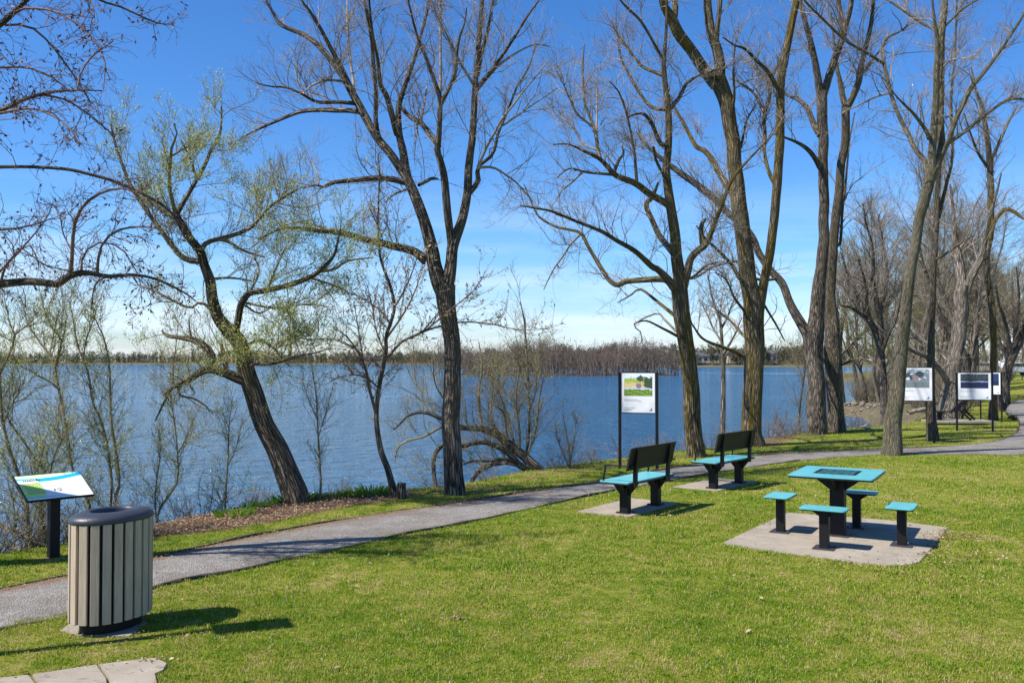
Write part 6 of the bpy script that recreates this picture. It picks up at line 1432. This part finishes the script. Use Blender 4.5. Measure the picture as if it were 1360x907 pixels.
for k in range(1500):
    i = rr.integers(0, len(FAR) - 3); 
    t_ = rr.uniform(); a = np.array(FAR[i]); b_ = np.array(FAR[i + 1]); p_ = a * (1 - t_) + b_ * t_
    y = p_[1] + 4 + abs(rr.normal()) * 22; x = p_[0] + rr.normal() * 5
    if abs((680 + F * x / y) - 680) > 1100: continue
    pts.append((x, y, gz(x, y) - .2))
# denser along what is seen
for k in range(2200):
    u = rr.uniform(-60, 1120); x0 = (u - 680) / F
    if u < 640: y = 895 + abs(rr.normal()) * 45
    elif u < 780: y = 800 + rr.uniform(0, 100)
    else: y = 562 + abs(rr.normal()) * 40
    x = x0 * y
    if inpoly(np.array([x]), np.array([y]), WATER_POLY)[0]: continue
    pts.append((x, y, gz(x, y) - .2 - 5 * (rr.uniform() < .35)))
mass_wood('shore_trees', pts, 5.0, 10.5, 9, M['islet_bark'], M['leaf_shore'], 9, .8, .16, 6)
# ------------------------------------------------------------------ grass blades and litter
def scatter(n, dmin, dmax, u0=-60, u1=1420, near=None):
    d = dmin + (dmax - dmin) * rng.uniform(0, 1, n) ** 1.0
    keep = rng.uniform(0, dmax, n) < d
    d = d[keep]; u = rng.uniform(u0, u1, len(d))
    x = (u - 680) / F * d
    return x, d
def allowed(x, y, margin=0.04):
    ok = ~inpoly(x, y, WATER_POLY) | (distpoly(x, y, WATER_POLY) < .5)
    for p in NOGRASS:
        i = inpoly(x, y, p); dd = distpoly(x, y, p); ok &= ~(i & (dd > margin + np.clip(vnoise(x, y, 4.5, 77) - .1, 0, 1) * .16))
    im = inpoly(x, y, MULCH_POLY); ok &= ~(im & (distpoly(x, y, MULCH_POLY) > .05) & (rng.uniform(size=len(x)) < .96))
    return ok
def blades(name, bands):
    Vs = []; Qs = []; Ts = []; Rs = []; off = 0
    for n, d0, d1, h, w in bands:
        x, y = scatter(n, d0, d1); k = allowed(x, y); x, y = x[k], y[k]
        # clumpiness: thin out bare patches
        p = vnoise(x, y, 2.2, 31) * .5 + vnoise(x, y, 6.5, 32) * .5
        k = rng.uniform(-1.1, .5, len(x)) < p * .9 + .25; x, y, p = x[k], y[k], p[k]
        if d1 < 23:
            nc = int(9000 * (d1 - d0) / 20); xc, yc = scatter(nc, d0, d1); kk = allowed(xc, yc) & (vnoise(xc, yc, 1.6, 51) > -.35); xc, yc = xc[kk], yc[kk]
            rep = 14 if d1 < 14 else 8; cs = rng.uniform(.018, .05, len(xc)).repeat(rep)
            xa = xc.repeat(rep) + rng.normal(size=len(cs)) * cs; ya = yc.repeat(rep) + rng.normal(size=len(cs)) * cs; kk = allowed(xa, ya); xa, ya = xa[kk], ya[kk]
            x = np.concatenate([x, xa]); y = np.concatenate([y, ya]); p = np.concatenate([p, np.full(len(xa), 1.6)])
        n = len(x); z = ground_z(x, y)
        b0 = np.stack([x, y, z - .004], 1); a = rng.uniform(0, 2 * PI, n)
        H = (h * rng.uniform(.45, 1.25, n) * (1 + .45 * p))[:, None]
        lean = rng.uniform(.15, 1.0, n)[:, None]
        dr = np.stack([np.cos(a), np.sin(a), np.zeros(n)], 1)
        sd = np.stack([-np.sin(a), np.cos(a), np.zeros(n)], 1) * (w * rng.uniform(.7, 1.3, n))[:, None]
        up = np.array([0, 0, 1.0])
        m1 = b0 + up * H * .55 + dr * H * .25 * lean; tp = b0 + up * H * (1 - .35 * lean) + dr * H * .8 * lean
        V = np.stack([b0 - sd, b0 + sd, m1 + sd * .8, m1 - sd * .8, tp], 1).reshape(-1, 3); I = off + np.arange(n) * 5
        Vs.append(V); Qs.append(np.stack([I, I + 1, I + 2, I + 3], 1)); Ts.append(np.stack([I + 3, I + 2, I + 4], 1)); Rs.append(np.repeat(rng.uniform(0, 1, n), 5)); off += n * 5
    o = npmesh(name, np.concatenate(Vs), np.concatenate(Qs), M['grass_blades'], None, {'rnd': np.concatenate(Rs)}, False, np.concatenate(Ts))
    o['label'] = 'short spring lawn grass, bright green with straw coloured patches'; o['category'] = 'grass'; o['kind'] = 'stuff'
    return o
blades('grass', [(330000, 5.0, 8.2, .028, .0022), (300000, 8.2, 13, .030, .0032), (210000, 13, 22, .033, .0050), (130000, 22, 40, .036, .009), (50000, 40, 95, .05, .018)])

def litter(name, n_spec, label, m):
    Vs = []; Rs = []
    for x, y, size in n_spec:
        n = len(x); z = ground_z(x, y) + .012
        inp = inpoly(x, y, PATH_POLY); z = np.where(inp, z + .016, z)
        c = np.stack([x, y, z], 1) + np.c_[np.zeros((n, 2)), rng.uniform(0, .022, n)]
        a = rng.uniform(0, 2 * PI, n); d = np.stack([np.cos(a), np.sin(a), rng.normal(size=n) * .25], 1); s_ = np.stack([-np.sin(a), np.cos(a), rng.normal(size=n) * .35], 1)
        L = (size * rng.uniform(.5, 1.3, n))[:, None]; asp = rng.uniform(.25, .7, n)[:, None]
        Vs.append(np.stack([c - d * L * .5, c + s_ * L * asp * .5 + np.array([0, 0, .004]), c + d * L * .5, c - s_ * L * asp * .5 + np.array([0, 0, .004])], 1).reshape(-1, 3)); Rs.append(np.repeat(rng.uniform(0, 1, n), 4))
    V = np.concatenate(Vs); o = npmesh(name, V, np.arange(len(V)).reshape(-1, 4), m, None, {'rnd': np.concatenate(Rs)})
    o['label'] = label; o['category'] = 'fallen leaves'; o['kind'] = 'stuff'
spec = []
x, y = scatter(7000, 5, 30); k = allowed(x, y, 10); p = vnoise(x, y, 1.3, 44); k = rng.uniform(0, 1.0, len(x)) < .25 + .6 * np.clip(p, 0, 1)
spec.append((x[k], y[k], .030))
x, y = scatter(500, 5, 22); spec.append((x, y, .05)); x, y = scatter(2600, 5, 16); spec.append((x, y, .018))
# along the far edge of the path
i = rng.integers(0, 185, 2600); off = np.abs(rng.normal(size=2600)) * .16 + .02
t_ = off / np.linalg.norm(PF - PN, axis=1)[i]; q = PF[i] * (1 - t_[:, None]) + PN[i] * t_[:, None] + rng.normal(size=(2600, 2)) * .05
spec.append((q[:, 0], q[:, 1], .026))
i = rng.integers(0, 170, 500); tt_ = rng.uniform(0, 1, 500)[:, None]; q = PF[i] * (1 - tt_) + PN[i] * tt_; spec.append((q[:, 0], q[:, 1], .024))
# mulch bed
mb = MULCH_POLY; x = rng.uniform(mb[:, 0].min(), mb[:, 0].max(), 22000); y = rng.uniform(mb[:, 1].min(), mb[:, 1].max(), 22000); k = inpoly(x, y, mb)
leftness = np.clip((-1.6 - x) / 2, 0.25, 1); k &= rng.uniform(size=len(x)) < leftness
spec.append((x[k], y[k], .035))
# around the table slab's right corner and scattered brown drifts
for u, v, n, sg in ((1256, 707, 60, .07), (1249, 716, 60, .07), (1240, 727, 60, .07), (1230, 738, 60, .07), (1130, 750, 25, .1), (1015, 697, 25, .08), (205, 880, 30, .07), (130, 884, 20, .08),(1262, 715, 260, .28), (1290, 745, 200, .4), (1300, 770, 120, .5), (605, 822, 40, .05), (180, 850, 60, .2), (1205, 752, 60, .25), (1050, 582, 400, .9), (945, 592, 200, .7)):
    g_ = G(u, v); spec.append((g_[0] + rng.normal(size=n) * sg, g_[1] + rng.normal(size=n) * sg * .6, .03))
litter('fallen_leaves', spec, 'dry brown fallen leaves scattered on the lawn, the path edge and the mulch bed', M['leaf_brown'])

# ------------------------------------------------------------------ light and sky
w = bpy.data.worlds.new('World'); SC.world = w; w.use_nodes = True; nt = w.node_tree; nt.nodes.clear()
out = nt.nodes.new('ShaderNodeOutputWorld'); bg = nt.nodes.new('ShaderNodeBackground')
sky = nt.nodes.new('ShaderNodeTexSky'); sky.sky_type = 'NISHITA'; sky.sun_disc = False
sky.sun_elevation = SUN_E; sky.sun_rotation = math.atan2(-math.cos(SUN_B), -math.sin(SUN_B)) % (2 * PI)
sky.altitude = 50; sky.air_density = 1.0; sky.dust_density = 0.25; sky.ozone_density = 3.0
tc = nt.nodes.new('ShaderNodeTexCoord'); sp = nt.nodes.new('ShaderNodeSeparateXYZ'); lk(nt, tc.outputs['Generated'], sp.inputs[0])
elev = sp.outputs[2]
cn = noise(nt, mapping(nt, tc.outputs['Generated'], (2.2, 2.2, 16), loc=(.7, .2, 0)), 1.6, 7, .6)
band = ramp(nt, elev, [(0.0, (.55, .55, .55)), (0.05, (.5, .5, .5)), (0.10, (.30, .30, .30)), (0.20, (0, 0, 0))])
cf = math_(nt, 'MULTIPLY', ramp(nt, cn, [(0.42, (0, 0, 0)), (0.62, (1, 1, 1))]), band)
hs = nt.nodes.new('ShaderNodeHueSaturation'); hs.inputs['Saturation'].default_value = 1.28; lk(nt, sky.outputs[0], hs.inputs['Color'])
tint = ramp(nt, elev, [(0.0, (.76, .84, 1.12)), (0.12, (.74, .93, 1.18)), (0.35, (.80, .90, 1.12)), (0.7, (.9, .92, 1.05))])
g_sky = mixc(nt, 1.0, hs.outputs[0], tint, 'MULTIPLY')
c = mixc(nt, cf, g_sky, (6.6, 7.4, 8.6))
lk(nt, c, bg.inputs[0]); bg.inputs[1].default_value = SKY_STRENGTH
lk(nt, bg.outputs[0], out.inputs[0])
sl = bpy.data.lights.new('sun', 'SUN'); sl.energy = SUN_STRENGTH; sl.angle = R(.53); sl.color = (1, .95, .88)
so = bpy.data.objects.new('sun', sl); COL.objects.link(so)
sd = Vector((-math.cos(SUN_B) * math.cos(SUN_E), -math.sin(SUN_B) * math.cos(SUN_E), math.sin(SUN_E)))
so.rotation_euler = sd.to_track_quat('Z', 'Y').to_euler(); so.location = (0, 0, 30)
